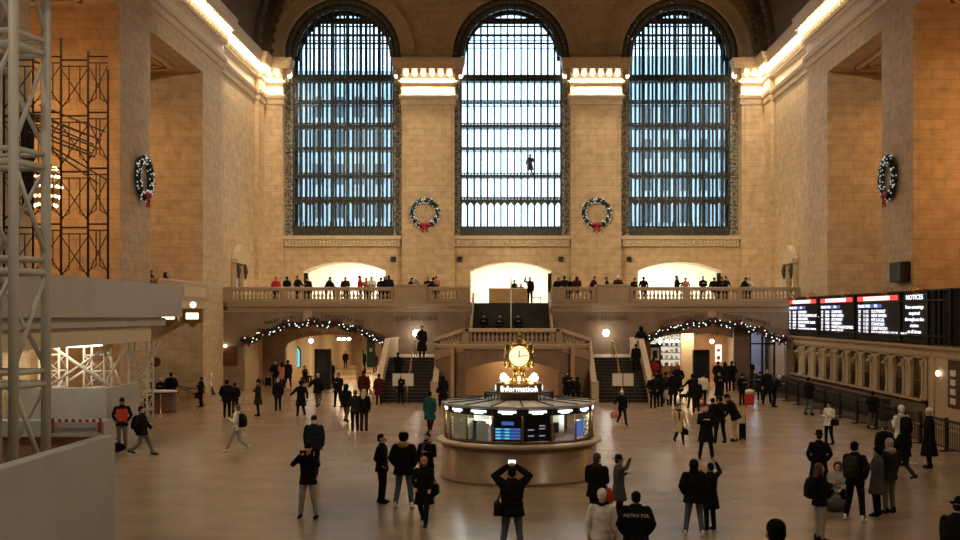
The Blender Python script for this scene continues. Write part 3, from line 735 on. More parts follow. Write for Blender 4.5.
# clock: lit sign ring, four opal dials in a brass case on a pedestal
clock = empty('clock', (BX, BY, 2.40), label='four-faced brass clock with lit opal dials on top of the round booth', cat='clock')
m = MB(); m.lathe([(.62, -.09), (.62, .10), (.74, .12), (.74, .36), (.66, .39), (.2, .40)], seg=8, smooth=False, M=Matrix.Rotation(PI/8, 3, 'Z')); m.build('sign_drum', BRASSD, clock)
tx = text_mesh([('Information', .235, Matrix.Translation((0, -.70, .15)) @ Matrix.Rotation(PI/2, 4, 'X'), 'CENTER')], 'sign', WHITEL, .015)
part('sign_lettering', tx, clock)
for a in (PI/4*1, -PI/4*1, PI/2, -PI/2, PI):
    R_ = Matrix.Rotation(a, 4, 'Z')
    tx = text_mesh([('i', .24, R_ @ Matrix.Translation((0, -.70, .15)) @ Matrix.Rotation(PI/2, 4, 'X'), 'CENTER')], 'sign', WHITEL, .015)
    part('sign_letter', tx, clock)
m = MB(); m.lathe([(.30, .40), (.30, .46), (.20, .52), (.17, .66), (.20, .72), (.13, .80), (.12, .90), (.2, .97), (.22, 1.0)], seg=12); m.build('pedestal', GOLD, clock)
for i in range(4):
    a = PI/4+PI/2*i; x, y = .66*math.cos(a), .62*math.sin(a)
    m = MB(); m.tube([(x, y, .38), (x, y, .46)], .04, 8); m.build('globe_holder', GOLD, clock)
    m = MB(); m.ell((x, y, .54), .10, .10, .10, 14, 10); m.build('globe', mat('clock_globe', (1, .9, .7), .3, emit=(1, .86, .6), es=5), clock)
    x, y = .35*math.cos(a+PI/4), .35*math.sin(a+PI/4)
    m = MB(); m.ell((x, y, .50), .05, .05, .06, 8, 6); m.build('small_bulb', BULB, clock)
CZc = 1.18
m = MB(); m.ell((0, 0, CZc), .40, .40, .40, 24, 16); m.build('case', GOLD, clock)
for i in range(4):
    R_ = Matrix.Rotation(PI/2*i, 4, 'Z'); T = R_ @ Matrix.Translation((0, -.37, CZc)) @ Matrix.Rotation(PI/2, 4, 'X')
    m = MB(); m.lathe([(0.30, -.10), (.355, -.06), (.36, .03), (.325, .07), (.30, .05)], seg=28, M=T.to_3x3(), c=T.translation, cap=False); m.build('bezel', GOLD, clock)
    m = MB(); m.lathe([(.31, -.05), (.31, .045), (.15, .07), (.01, .08)], seg=28, M=T.to_3x3(), c=T.translation); d = m.build('dial', DIALM, clock)
    m = MB()
    for h in range(12):
        Q = T @ Matrix.Rotation(PI/6*h, 4, 'Z'); m.box(-.008, .008, .235, .275, .055, .075, Q)
    m.build('hour_marks', BLACK, d)
    m = MB(); Q = T @ Matrix.Rotation(-math.radians(85), 4, 'Z'); m.box(-.010, .010, -.04, .24, .085, .092, Q); m.build('minute_hand', BLACK, d)
    m = MB(); Q = T @ Matrix.Rotation(-math.radians(2), 4, 'Z'); m.box(-.014, .014, -.04, .17, .082, .089, Q); m.build('hour_hand', BLACK, d)
    a = PI/4+PI/2*i; m = MB(); m.tube([(.36*math.cos(a), .36*math.sin(a), CZc-.34), (.42*math.cos(a), .42*math.sin(a), CZc), (.34*math.cos(a), .34*math.sin(a), CZc+.34)], [.05, .035, .05], 8, True); m.build('corner_scroll', GOLD, clock)
m = MB(); m.lathe([(.26, CZc+.28), (.30, CZc+.34), (.20, CZc+.40), (.16, CZc+.46), (.10, CZc+.50), (.05, CZc+.53), (.085, CZc+.58), (.08, CZc+.64), (.03, CZc+.70), (.01, CZc+.74)], seg=12); m.build('acorn_finial', BRASSD, clock)
point((BX, BY-1.4, 3.1), 5, (1, .8, .5), .1)

# ================================================================== TICKET WINDOWS, BOARD, FENCE
ticket = empty('ticket_counter', (18.5, 62, 0), label='long stone front of ticket windows below the departures board', cat='ticket counter')
O = Vector((18.5, 62, 0)); XF = 18.05
def tp(mb_, name, m_, parent=ticket, **k): return mb_.build(name, m_, parent, -O if parent is ticket else (0, 0, 0), **k)
Y0, Y1 = 36.0, 76.0; bays = [48.9+2.28*k for k in range(12)]
m = MB()
edges = [47.6]+sum([[b-.58, b+.58] for b in bays], [])+[Y1]
for a, b in zip(edges[::2], edges[1::2]): m.box(XF, 18.6, a, b, 0, 2.95)
m.box(XF, 18.6, 47.6, Y1, 0, 1.12); m.box(XF, 18.6, 47.6, Y1, 2.9, 3.4); m.box(XF, 18.6, Y0, 47.7, 0, 3.4)
tp(m, 'front_wall', PLASTER)
m = MB(); sweep(m, [(XF, Y1), (XF, Y0)], [(0, 3.0), (.08, 3.02), (.10, 3.14), (.04, 3.18), (.06, 3.30), (.30, 3.38), (.36, 3.50), (0, 3.55)]); m.box(XF, 18.6, Y0, Y1, 3.38, 3.55); tp(m, 'cornice', TRIMS)
m = MB(); m.box(XF-.30, XF, 47.8, Y1, 1.06, 1.14); tp(m, 'counter_shelf', TRIMS)
m = MB(); m.box(XF-.04, XF, 47.8, Y1, .05, .95); tp(m, 'base_panel', MARBLE)
INSIDE_SHADE = mat('booth_dark', (.012, .010, .009), .6)
m = MB(); m.box(XF+.06, XF+.10, 47.7, Y1, 1.1, 2.95); tp(m, 'dark_backing', INSIDE_SHADE)  # near-black sheet stands in for the shade inside the ticket windows
for k, b in enumerate(bays):
    for s_ in (-.72, .72):
        m = MB(); m.box(XF-.10, XF+.02, b+s_-.12, b+s_+.12, 1.14, 1.30); m.box(XF-.07, XF+.02, b+s_-.09, b+s_+.09, 1.3, 2.62); m.box(XF-.12, XF+.02, b+s_-.14, b+s_+.14, 2.62, 2.80)
        tp(m, 'pilaster', TRIMS)
    m = MB()
    for q in range(5): m.tube([(XF+.04, b-.46+q*.23, 1.14), (XF+.04, b-.46+q*.23, 2.9)], .015, 5)
    m.box(XF+.02, XF+.05, b-.56, b+.56, 1.9, 1.94); tp(m, 'grille', BRASSD)
    y = b+1.14
    m = MB(); m.tube([(XF-.02, y, 2.70), (XF-.22, y, 2.78), (XF-.30, y, 2.66)], .02, 6); m.lathe([(.17, 2.50), (.13, 2.58), (.04, 2.66)], (XF-.30, y, 0), 12); tp(m, 'lamp_bracket', nz('old_shade', (.55, .50, .40), (.4, .35, .28), 4, .5))
m = MB(); m.ell((XF-.12, 46.2, 2.35), .10, .10, .13, 10, 8); tp(m, 'wall_lamp', OPAL)
for y0_, y1_ in ((43.0, 45.3),):
    m = MB(); m.box(XF-.06, XF+.01, y0_, y1_, 1.0, 2.95); b_ = tp(m, 'notice_board', WOODR)
    m = MB()
    for q in range(4): m.box(XF-.075, XF-.06, y1_-.8, y1_-.25, 2.3-q*.38, 2.55-q*.38)
    tp(m, 'notices', PAPER)
for y in (38, 47.0): 
    m = MB(); m.box(XF-.08, XF+.02, y-.2, y+.2, 0, 3.0); tp(m, 'end_pilaster', TRIMS)
# departures board
board = empty('departures_board', (17.75, 58, 3.6), label='long black departures board with lit train rows above the ticket windows', cat='departures board')
O2 = Vector((17.75, 58, 3.6)); BZ0, BZ1 = 3.58, 5.82; BXf = 17.72
def bpt(mb_, name, m_, par=board, **k): return mb_.build(name, m_, par, -O2 if par is board else (0, 0, 0), **k)
m = MB(); m.box(BXf, BXf+.5, 46.0, 70.9, BZ0, BZ1); bpt(m, 'case', nz('board_case', (.006, .007, .006), (.010, .011, .009), 3, .8))
m = MB(); m.box(BXf-.14, BXf, 44.2, 71.0, BZ0+.30, BZ0+.36); m.box(BXf-.14, BXf, 44.2, 49.9, BZ1-.42, BZ1-.37); m.box(BXf-.10, BXf+.5, 44.2, 71.0, BZ1, BZ1+.06)
for y in (70.8, 63.3, 56.55, 49.9, 46.6, 45.3, 44.2): m.box(BXf-.10, BXf+.05, y-.06, y+.06, BZ0, BZ1)
m.box(BXf+.1, BXf+.5, 41.5, 46, BZ0, BZ1); m.box(BXf+.5, 18.5, 41.5, 70.9, BZ0, BZ0+.2); bpt(m, 'frame', DARK)
XM = lambda y, z: Matrix(((0, 0, -1, BXf-.055), (-1.65, 0, 0, y), (0, 1, 0, z), (0, 0, 0, 1)))
rows = [[('22', '10:18', 'STAMFORD'), ('15', '10:22', 'CROTON-HARMON LOCAL'), ('27', '10:26', 'NEW HAVEN'), ('19', '10:30', 'NORTH WHITE PLAINS'), ('31', '10:37', 'YONKERS'), ('24', '10:41', 'POUGHKEEPSIE EXPRESS')],
        [('18', '10:46', 'STAMFORD'), ('29', '10:50', 'NEW HAVEN'), ('16', '10:54', 'SOUTHEAST'), ('33', '10:58', 'HARRISON'), ('21', '11:03', 'WHITE PLAINS EXPRESS'), ('26', '11:07', 'BRIDGEPORT')],
        [('30', '11:12', 'SOUTHEAST'), ('17', '11:16', 'NEW HAVEN'), ('28', '11:20', 'RYE LOCAL'), ('35', '11:25', 'STAMFORD'), ('20', '11:31', 'CRESTWOOD'), ('23', '11:36', 'POUGHKEEPSIE LOCAL ONLY')]]
for si, (ya, yb) in enumerate(((70.1, 63.7), (62.9, 56.9), (56.2, 50.2))):
    m = MB(); m.box(BXf-.03, BXf-.0, yb, ya, BZ0+.42, BZ1-.06); s_ = bpt(m, 'screen', SCRK)
    L = ya-yb; X1 = BXf-.035
    def strip(nm, mm, a, b, z0, z1, dx=0):
        q = MB(); q.box(X1-.006-dx, X1-dx, ya-L*b, ya-L*a, z0, z1); o = q.build(nm, mm, s_); return o
    strip('header_bar', SCRR, .01, .99, BZ1-.34, BZ1-.10)
    strip('header_band', SCRW, .17, .80, BZ1-.31, BZ1-.13, .006)
    strip('column_band', SCRB, .02, .62, BZ1-.66, BZ1-.50)
    it = [('TRACK TIME', .2, XM(ya-L*.03, BZ1-.65), 'LEFT'), ('TO', .2, XM(ya-L*.44, BZ1-.65), 'LEFT')]
    for r_, (a, b, c_) in enumerate(rows[si]):
        z = BZ1-.92-r_*.205
        it += [(a, .22, XM(ya-L*.04, z), 'LEFT'), (b, .22, XM(ya-L*.17, z), 'LEFT'), (c_, .22, XM(ya-L*.38, z), 'LEFT')]
    o = part('train_rows', text_mesh(it, 'rows', SCRW, .004), s_)
m = MB(); m.box(BXf-.03, BXf, 46.8, 49.7, BZ0+.42, BZ1-.06); s_ = bpt(m, 'screen', SCRK)
it = [('NOTICES', .30, XM(48.2, BZ1-.34), 'CENTER')]+[(t_, .22, XM(48.2, BZ1-.74-.27*i), 'CENTER') for i, t_ in enumerate(('Face coverings', 'required', 'throughout the', 'station', 'at all times'))]
part('notice_text', text_mesh(it, 'rows', SCRW, .006), s_)
for y in (67.6, 64.0, 57.2, 51.0, 47.0):
    m = MB(); m.tube([(BXf-.02, y, BZ1+.02), (BXf-.05, y, BZ1+.22), (BXf-.3, y, BZ1+.25), (BXf-.42, y, BZ1+.1)], .025, 6)
    m.ell((BXf-.42, y, BZ1+.02), .16, .16, .14, 10, 8); bpt(m, 'sconce', BRASSD)
# steel crowd barriers in a row before the ticket windows
def barrier(y, L=2.5, lab=None):
    r = empty('crowd_barrier', (15.35, y, 0), label='dark steel crowd barrier standing in the row before the ticket windows', cat='barrier', group='crowd barriers before the ticket windows')
    m = MB(); m.box(-.03, .03, 0, L-.06, 1.04, 1.12); m.box(-.02, .02, 0, L-.06, .10, .15); m.box(-.02, .02, 0, L-.06, .86, .89); m.build('rail', DARK, r)
    for q in (0.04, L-.1):
        m = MB(); m.box(-.04, .04, q-.03, q+.03, 0, 1.18); m.box(-.25, .25, q-.03, q+.03, 0, .03); m.build('post', DARK, r)
    m = MB()
    for k in range(16): m.tube([(0, .1+k*(L-.2)/15, .12), (0, .1+k*(L-.2)/15, 1.06)], .014, 5)
    m.build('bars', DARK, r)
    return r
b0 = barrier(36.3)
ORD = 'first second third fourth fifth sixth seventh eighth ninth tenth eleventh twelfth thirteenth fourteenth fifteenth sixteenth seventeenth'.split()
b0['label'] = 'dark steel crowd barrier nearest the viewer in the row by the ticket windows'
for k in range(1, 16):
    c_ = copy_tree(b0); c_.location = (15.35, 36.3+2.5*k, 0); c_['label'] = 'dark steel crowd barrier, %s counted from the glazed doors along the ticket windows' % ORD[15-k]
# black service strip behind the barriers: low panelled desk fronts
m = MB(); m.box(16.9, 17.25, 50, 70, 0, .95); m.box(16.85, 17.3, 50, 70, .95, 1.0)
tag(m.build('queue_counter', nz('dark_counter', (.022, .016, .012), (.035, .026, .02), 3, .5)), 'long low dark counter between the barriers and ticket windows', 'counter')

# ================================================================== WREATHS, SMALL WALL THINGS
def wreath_parts(seed=3):
    rng = random.Random(seed); R_ = .93
    m = MB(); m.loft([[Vector(((R_+.13*math.cos(2*PI*j/8))*math.cos(2*PI*k/32), .13*math.sin(2*PI*j/8), (R_+.13*math.cos(2*PI*j/8))*math.sin(2*PI*k/32))) for j in range(8)] for k in range(32)], closed=True)
    for k in range(900):
        a = rng.uniform(0, 2*PI); b = rng.uniform(-PI, 0); rr = .14
        c = Vector(((R_+rr*math.cos(b))*math.cos(a), rr*math.sin(b), (R_+rr*math.cos(b))*math.sin(a)))
        d = Vector((rng.uniform(-1, 1), rng.uniform(-1.2, .1), rng.uniform(-1, 1))).normalized(); s_ = d.orthogonal().normalized()*.035
        m._f([m.bm.verts.new(c-s_), m.bm.verts.new(c+s_), m.bm.verts.new(c+d*.16)])
    ring = m.mesh('ring', nz('wreath_pine', (.012, .03, .018), (.05, .085, .055), 16, .7))
    m = MB()
    for k in range(120):
        a = rng.uniform(0, 2*PI); b = rng.uniform(-PI, 0); rr = .21
        m.ell(((R_+rr*math.cos(b))*math.cos(a), rr*math.sin(b), (R_+rr*math.cos(b))*math.sin(a)), .038, .038, .038, 5, 4)
    bau = m.mesh('baubles', SILVER)
    m = MB()
    for sx in (-1, 1):
        m.ell((sx*.22, -.24, -.82), .22, .08, .13, 10, 6, Matrix.Rotation(sx*.35, 3, 'Y'))
        m.tube([(0, -.25, -.85), (sx*.09, -.26, -1.1), (sx*.20, -.22, -1.42)], [.05, .085, .07], 6, asp=.5)
    m.ell((0, -.26, -.85), .09, .09, .09, 8, 6)
    return ring, bau, m.mesh('bow', nz('wreath_red', (.30, .012, .02), (.45, .03, .04), 6, .5))
WP = wreath_parts()
def wreath(loc, rz, label):
    r = empty('wreath', loc, rz, label, 'wreath', 'wreaths on the piers')
    part('evergreen_ring', WP[0], r); o = part('baubles', WP[1], r); o['kind'] = 'stuff'; part('ribbon_bow', WP[2], r)
wreath(W(425, 213, 80.2), 0, 'wreath with red bow between the first and middle arched windows, scaffolding side')
wreath(W(596.5, 213, 80.2), 0, 'wreath with red bow between the middle arched window and the one by the board')
wreath((-17.84, 53.4, ZW(178, 53.4)), PI/2, 'wreath seen edge-on on the stone pier beside the scaffolding')
wreath((18.34, 53.4, ZW(178, 53.4)), -PI/2, 'wreath seen edge-on on the pier above the departures board')
for i, (px, py) in enumerate(((393.5, 259), (460, 259), (561, 259), (629, 259))):
    p = W(px, py, 80.9); m = MB(); m.box(-.17, .17, -.12, .12, -.17, .17); m.box(-.14, .14, -.13, -.11, -.14, .14)
    tag(m.build('speaker', BLACK, None, (p.x, 80.88, p.z)), ('small black loudspeaker box above the balcony, ')+('nearest the scaffolding', 'just before the middle doorway', 'just past the middle doorway', 'nearest the departures board')[i], 'loudspeaker', 'black boxes on the end wall')
p = W(898, 272, 51.5); m = MB(); m.box(18.1, 18.5, 50.9, 52.6, ZW(282, 51.5), ZW(262, 51.5)); m.box(18.06, 18.1, 51, 52.5, ZW(281, 51.5), ZW(263, 51.5)); tag(m.build('speaker', BLACK), 'large black loudspeaker on the pier right above the departures board', 'loudspeaker')
# pedimented wall niches with garlands near the corners
def niche(sx, label):
    X = -18.27 if sx < 0 else 18.77; Y = 73.2
    r = empty('doorway_surround', (X, Y, 5.6), label=label, cat='doorway', group='pedimented doorways near the corners')
    f = -sx
    def b_(m, d, y0, y1, z0, z1): xs = sorted((0, f*d)); m.box(xs[0], xs[1], y0, y1, z0, z1)
    for s_ in (-1, 1):
        m = MB(); b_(m, .28, s_*.95-.2, s_*.95+.2, 0, 2.6); m.build('pilaster', TRIMS, r)
        m = MB(); m.tube([(f*.36, s_*.95, 2.6), (f*.42, s_*.95, 2.1), (f*.36, s_*.95, 1.6)], [.08, .14, .05], 8); m.build('carved_drop', nz('dark_bronze', (.05, .035, .025), (.09, .06, .04), 6, .6), r)
    m = MB(); b_(m, .06, -.7, .7, 0, 2.3); m.build('door_leaf', nz('bronze_door', (.16, .10, .055), (.22, .14, .08), 3, .5), r)
    m = MB(); b_(m, .40, -1.3, 1.3, 2.6, 2.9); m.prism([(-1.3, 2.9), (1.3, 2.9), (.9, 3.4), (0, 3.85), (-.9, 3.4)], 'x', 0, f*.42); m.build('pediment', TRIMS, r)
niche(-1, 'stone doorway surround with pointed head on the wall nearest the tracks lettering')
niche(1, 'stone doorway surround with pointed head on the wall past the departures board')
m = MB(); m.box(-.42, .42, -.05, 0, -.6, .6); o = m.build('notice_panel', WOODR, None, tuple(W(229.5, 356, 69.98))); tag(o, 'red brown notice panel on the marble wall beside the garlanded arch', 'notice board')
m = MB(); m.box(-.5, .5, -.02, .03, -.62, .62); m.build('panel_frame', WOODR, o, (0, .0, 0))
m = MB(); m.ell((0, -.1, 0), .09, .09, .09, 10, 8); o = m.build('wall_lamp', BULB, None, tuple(W(225.5, 346, 69.9))); tag(o, 'tiny red-orange wall lamp above the red brown notice panel', 'lamp')
m = MB(); m.tube([(0, 0, 0), (0, .1, -.1), (0, .08, -.75)], .02, 5); m.build('bracket', DARK, o)
for px, lb in ((416, 'dazzling wall lamp above the flight of steps nearer the scaffolding'), (606, 'dazzling wall lamp above the flight of steps nearer the board')):
    p = W(px, 333, 69.7); r = empty('wall_lamp', tuple(p), label=lb, cat='lamp', group='dazzling lamps on the marble wall')
    m = MB(); m.ell((0, -.05, 0), .20, .14, .22, 10, 8); m.build('globe', FLARE, r); m = MB(); m.box(-.12, .12, .05, .31, -.1, .1); m.build('bracket', BRASSD, r)  # glowing white globe on a bracket, set against the marble
    point((p.x, p.y-.5, p.z), 14, (1, .95, .85), .15)
# white notice sheets on stands at the foot of the flights
def signstand(px0, px1, n_, D, label):
    x0, x1 = XW(px0, D), XW(px1, D); z0, z1 = ZW(386, D), ZW(373.5, D)
    r = empty('sign_stand', ((x0+x1)/2, D, 0), label=label, cat='sign'); h = (x1-x0)/2
    for k in range(n_):
        m = MB(); a = -h+2*h*k/n_; m.box(a+.03, a+2*h/n_-.03, -.03, 0, z0, z1); m.build('white_sheet', PAPER, r)
    for sx in (-h*.6, h*.6): m = MB(); m.box(sx-.02, sx+.02, 0, .04, 0, z1); m.box(sx-.02, sx+.02, -.2, .2, 0, .03); m.build('leg', DARK, r)
signstand(392, 414, 1, 59.3, 'white notice sheet on a stand before the steps nearer the scaffolding')
signstand(611.8, 634, 2, 59.3, 'pair of white notice sheets on a stand before the steps nearer the board')
# stone drum plaque, floor stickers
for px, py, lb in ((664, 492, 'small white round floor sticker near the couple with phones'), (737, 502, 'small white round floor sticker in the open floor before the group with bags'), (913, 463, 'small white round floor sticker beside the person in the long black coat')):
    D = 4.8*F/(py-VY); m = MB(); m.lathe([(.17, 0), (.17, .004), (.16, .006)], (0, 0, 0), 20); o = m.build('floor_sticker', mat('sticker', (.55, .58, .62), .4), None, (XW(px, D), D, .001)); tag(o, lb, 'sticker', 'floor stickers')
    m = MB(); m.lathe([(.09, .0), (.09, .003)], (0, 0, .006), 12); m.build('sticker_print', mat('sticker_blue', (.1, .15, .3), .4), o)

# ---- kiosks, shop, door and display inside the archways
def kiosk(px0, px1, D, ztop, label):
    x0, x1 = XW(px0, D), XW(px1, D); r = empty('advert_kiosk', ((x0+x1)/2, D, 0), label=label, cat='kiosk', group='black kiosks in the archways')
    h = (x1-x0)/2; m = MB(); m.box(-h, h, -.25, .25, 0, ztop); m.build('case', BLACK, r, bevel=.03)
    m = MB(); m.box(-h*.6, h*.6, -.27, -.25, ztop*.42, ztop*.8); m.build('screen', mat('dim_screen', (.03, .03, .035), .2), r)
kiosk(315, 331, 71.5, 2.6, 'tall black kiosk in the arch by the tracks lettering')
kiosk(693, 709, 73, 2.5, 'tall black kiosk in the arch by the ticket machines lettering')
r = empty('lit_display', (XW(294, 80.5), 80.5, 0), label='arched blue green lit display in a pale frame inside the garlanded arch', cat='display')
m = MB(); m.box(-1.15, 1.2, 0, .4, 0, 3.2); m.build('surround', mat('pale_frame', (.62, .52, .36), .6), r)
m = MB(); m.prism(arch(-.42, .42, 1.0, 2.1, 2.45, 12), 'y', -.03, 0); m.build('screen', SCRT, r)
m = MB(); m.prism([(x*1.22, z+.06) for x, z in arch(-.42, .42, .9, 2.1, 2.5, 12)], 'y', -.015, 0); m.build('screen_frame', DARK, r)
m = MB(); [m.box(-.3+.0, .3, -.04, -.03, 1.2+q*.18, 1.27+q*.18) for q in range(6)]; m.build('screen_rows', SCRK, r)
# ceiling lamps of the passages
for px, py, D, lb in ((311, 341, 78, 'round bright ceiling globe inside the arch by the tracks lettering'), (712, 341.5, 79, 'round bright ceiling globe inside the arch by the ticket machines lettering')):
    p = W(px, py, D); r = empty('ceiling_lamp', tuple(p), label=lb, cat='lamp', group='ceiling globes in the passages')
    m = MB(); m.ell((0, 0, 0), .15, .15, .15, 12, 8); m.build('globe', FLARE, r); m = MB(); m.tube([(0, 0, .1), (0, 0, 3.8-p.z)], .02, 6); m.build('stem', DARK, r)
for px, py, D, k, lb in ((344, 339, 84, 3, 'row of white ceiling lamps in the passage behind the black kiosk'), (672, 341, 82, 3, 'row of white ceiling lamps over the lit market stalls')):
    p = W(px, py, D); r = empty('ceiling_lamp', tuple(p), label=lb, cat='lamp')
    for i in range(k): m = MB(); m.ell(((i-1)*.36, 0, 0), .16, .1, .10, 10, 6); m.build('globe', FLARE, r)
    m = MB(); m.box(-.7, .7, -.06, .06, .08, .16); m.tube([(0, 0, .1), (0, 0, 3.8-p.z)], .02, 6); m.build('stem', DARK, r)
r = empty('banner', tuple(W(371, 353, 76.9)), label='narrow dark green hanging banner at the edge of the garlanded arch', cat='banner')
m = MB(); m.box(-.28, .28, -.03, .03, -1.0, 1.0); m.build('cloth', mat('banner_green', (.03, .12, .10), .7), r); m = MB(); m.box(-.10, .10, -.04, -.03, .1, .35); m.build('emblem', PAPER, r)
p = W(358.5, 346, 78); m = MB(); m.box(-.2, .2, -.1, .1, -2.3, .9); tag(m.build('pale_column', PLASTER, None, (XW(359.5, 78), 78, 2.35)), 'pale square column standing in the passage beside the green banner', 'column')
# market stalls in the second passage
r = empty('market_stall', (XW(664, 83), 83, 0), label='brightly lit market stall with shelves of goods inside the second arch', cat='market stall')
m = MB(); m.box(-1.7, 1.5, 1.2, 1.5, 0, 3.3); m.build('back_wall', mat('stall_wall', (.7, .68, .6), .6, emit=(1, .95, .8), es=.35), r)  # wall given its own glow in place of the stall's lighting
m = MB(); m.box(-1.7, 1.5, 0, 1.2, 0, .9); m.build('counter', WOODR, r)
for z in (1.4, 1.9, 2.4): m = MB(); m.box(-1.6, 1.4, .9, 1.2, z, z+.04); m.build('shelf', WOODR, r)
rng = random.Random(5); GOODS = [mat('goods_%d' % i, c_, .5) for i, c_ in enumerate(((.5, .05, .04), (.7, .6, .4), (.08, .15, .08), (.8, .78, .7), (.05, .05, .06), (.6, .3, .08)))]
for zi, z in enumerate((.9, 1.44, 1.94, 2.44)):
    for k in range(8):
        m = MB(); w_, h_ = rng.uniform(.12, .28), rng.uniform(.15, .38); x = -1.5+k*.37
        if k % 2: m.box(-w_/2, w_/2, -.1, .1, 0, h_)
        else: m.lathe([(w_/2, 0), (w_/2, h_*.6), (w_/5, h_*.85), (w_/5, h_)], seg=10)
        gi = rng.randrange(6); tag(m.build('shop_item', GOODS[gi], None, (r.location.x+x, 84.0 if zi else 83.9, z+.001)), '%s %s, %s along %s of the lit market stall' % (('red', 'tan', 'green', 'cream', 'black', 'orange')[gi], 'carton' if k % 2 else 'bottle', ORD[k], ('the counter', 'the lowest shelf', 'the middle shelf', 'the top shelf')[zi]), 'goods', 'goods on the lit market stall')
m = MB(); m.box(-.05, .05, -.05, .05, 0, 2.4); tag(m.build('tube_lamp', TUBEL, None, (XW(660, 80), 80, .8)), 'upright white lamp tube beside the market stall', 'lamp')
r = empty('framed_poster', (XW(655, 77.6), 77.6, 0), label='black framed white poster stand at the side of the second arch', cat='poster')
m = MB(); m.box(-.42, .42, 0, .06, .0, 2.75); m.build('frame', BLACK, r); m = MB(); m.box(-.30, .30, -.02, 0, 1.6, 2.5); m.build('sheet', mat('poster_white', (.7, .7, .66), .5), r); m = MB(); m.box(-.16, .16, -.03, -.02, 1.75, 2.3); m.build('print', BLACK, r)
m = MB(); m.box(-.45, .45, -.3, .3, 0, 3.7); tag(m.build('pale_column', PLASTER, None, (XW(687, 80), 80, 0)), 'pale square column between the market stall and black kiosk', 'column')
r = empty('lit_poster', (XW(718.5, 81), 81, 0), label='white lit poster on an orange stone wall in the second arch', cat='poster')
m = MB(); m.box(-1.6, .6, .05, .3, 0, 3.7); m.build('stone_backing', nz('orange_stone', (.55, .33, .16), (.48, .28, .13), 2, .6), r); m = MB(); m.box(-.22, .22, 0, .05, 1.35, 2.6); m.build('sheet', mat('poster_lit', (1, 1, 1), .5, emit=(1, .93, .8), es=1.0), r)
m = MB(); m.box(-.12, .12, -.02, 0, 1.5, 1.8); m.box(-.12, .12, -.02, 0, 2.1, 2.3); m.build('print', RED, r)
# glazed doors at the end of the second arch
m = MB(); x0, x1 = XW(750, 71), XW(774, 71)
for x in (x0, (x0+x1)/2, x1): m.box(x-.06, x+.06, 70.9, 71.02, 0, 3.9)
for z in (.05, 2.95, 3.9): m.box(x0, x1, 70.9, 71.02, z-.05, z+.05)
d = m.build('door_4', DARK, kind='structure'); m = MB(); m.box(x0, x1, 70.95, 70.97, 0, 3.9); m.build('door_glass', GLASS, d)
m = MB(); m.box(x0-.2, x1+.3, 74.8, 75.0, 0, 3.9); m.build('wall_office', mat('office_wall', (.38, .40, .55), .7), kind='structure')
m = MB(); m.box(x0-1.1, x0-.06, 70.7, 71.0, 0, 4.6); m.build('wall_dark_pier', nz('brown_marble', (.13, .085, .06), (.17, .11, .08), 2, .35), kind='structure')
point(((x0+x1)/2, 73.4, 3.0), 26, (.75, .82, 1.0), .3)
m = MB(); m.box(-.25, .25, -.03, .03, -.3, .3); tag(m.build('monitor', mat('blue_glow', (.1, .3, 1), .4, emit=(.15, .4, 1), es=1.5), None, ((x0+x1)/2-.4, 73.5, 1.0)), 'glowing blue monitor behind the glazed doors', 'monitor')

# ================================================================== BALCONY FURNITURE
desk = empty('reception_desk', (XW(509, 77), 77, 5.6), label='long pale wooden desk in front of the bright middle doorway', cat='desk')
m = MB(); m.box(-1.4, 1.35, -.35, .35, 0, 1.02); m.build('body', nz('desk_wood', (.50, .34, .18), (.44, .29, .15), 3, .5), desk); m = MB(); m.box(-1.45, 1.4, -.4, .4, 1.02, 1.08); m.build('top', PAPER, desk)
r = empty('stool', (XW(537, 76.5), 76.5, 5.6), label='small wooden stool beside the long pale desk', cat='stool')
m = MB(); m.box(-.32, .32, -.15, .15, .40, .46); m.build('seat', PLY, r)
for sx in (-.27, .27):
    for sy in (-.12, .12): m = MB(); m.tube([(sx, sy, 0), (sx*.9, sy*.9, .42)], .02, 6); m.build('leg', PLY, r)

# ================================================================== CONSTRUCTION ON THE LEFT
# near lattice tower
tower = empty('lattice_tower', (-9.4, 20.5, 0), label='tall white steel lattice tower rising the full height of the picture', cat='lattice tower')
O = Vector((-9.4, 20.5, 0))
legs = [Vector((XW(13.5, 20), 20, 0)), Vector((XW(46, 20.9), 20.9, 0)), Vector((XW(46, 20.9)-1.0, 21.05, 0)), Vector((XW(13.5, 20)-1.0, 20.15, 0))]
for p in legs:
    m = MB(); m.tube([p-O, p-O+Vector((0, 0, 14))], .092, 12); m.build('leg', TRUSSM, tower)
lv = [1.4, 3.50, 5.6, 7.6, 9.75, 12.2]
for i, z in enumerate(lv):
    for a, b in zip(legs, legs[1:]+legs[:1]):
        m = MB(); m.tube([a-O+Vector((0, 0, z)), b-O+Vector((0, 0, z))], .065, 10); m.tube([a-O+Vector((0, 0, z+.24)), b-O+Vector((0, 0, z+.24))], .05, 8); m.build('ring_rail', TRUSSM, tower)
        if i < len(lv)-1:
            m = MB(); u, v = (a, b) if i % 2 else (b, a); m.tube([u-O+Vector((0, 0, z+.3)), v-O+Vector((0, 0, lv[i+1]))], .045, 8); m.build('diagonal', TRUSSM, tower)
m = MB(); m.box(-.9, 1.3, -.3, .5, 10.9, 11.3); m.box(-.9, 1.3, -.35, -.3, 10.8, 11.4); m.build('head_beam', TRUSSM, tower); point((-6.2, 14.5, 8.5), 120, (1, .93, .8), .4)  # the point lamp is unseen, added to brighten the tower from the front
for k in range(3): m = MB(); m.tube([(.35+k*.0, -.38, 10.95+k*.2), (.75, -.38, 10.95+k*.2)], .05, 8); m.build('bolt', DARK, tower)
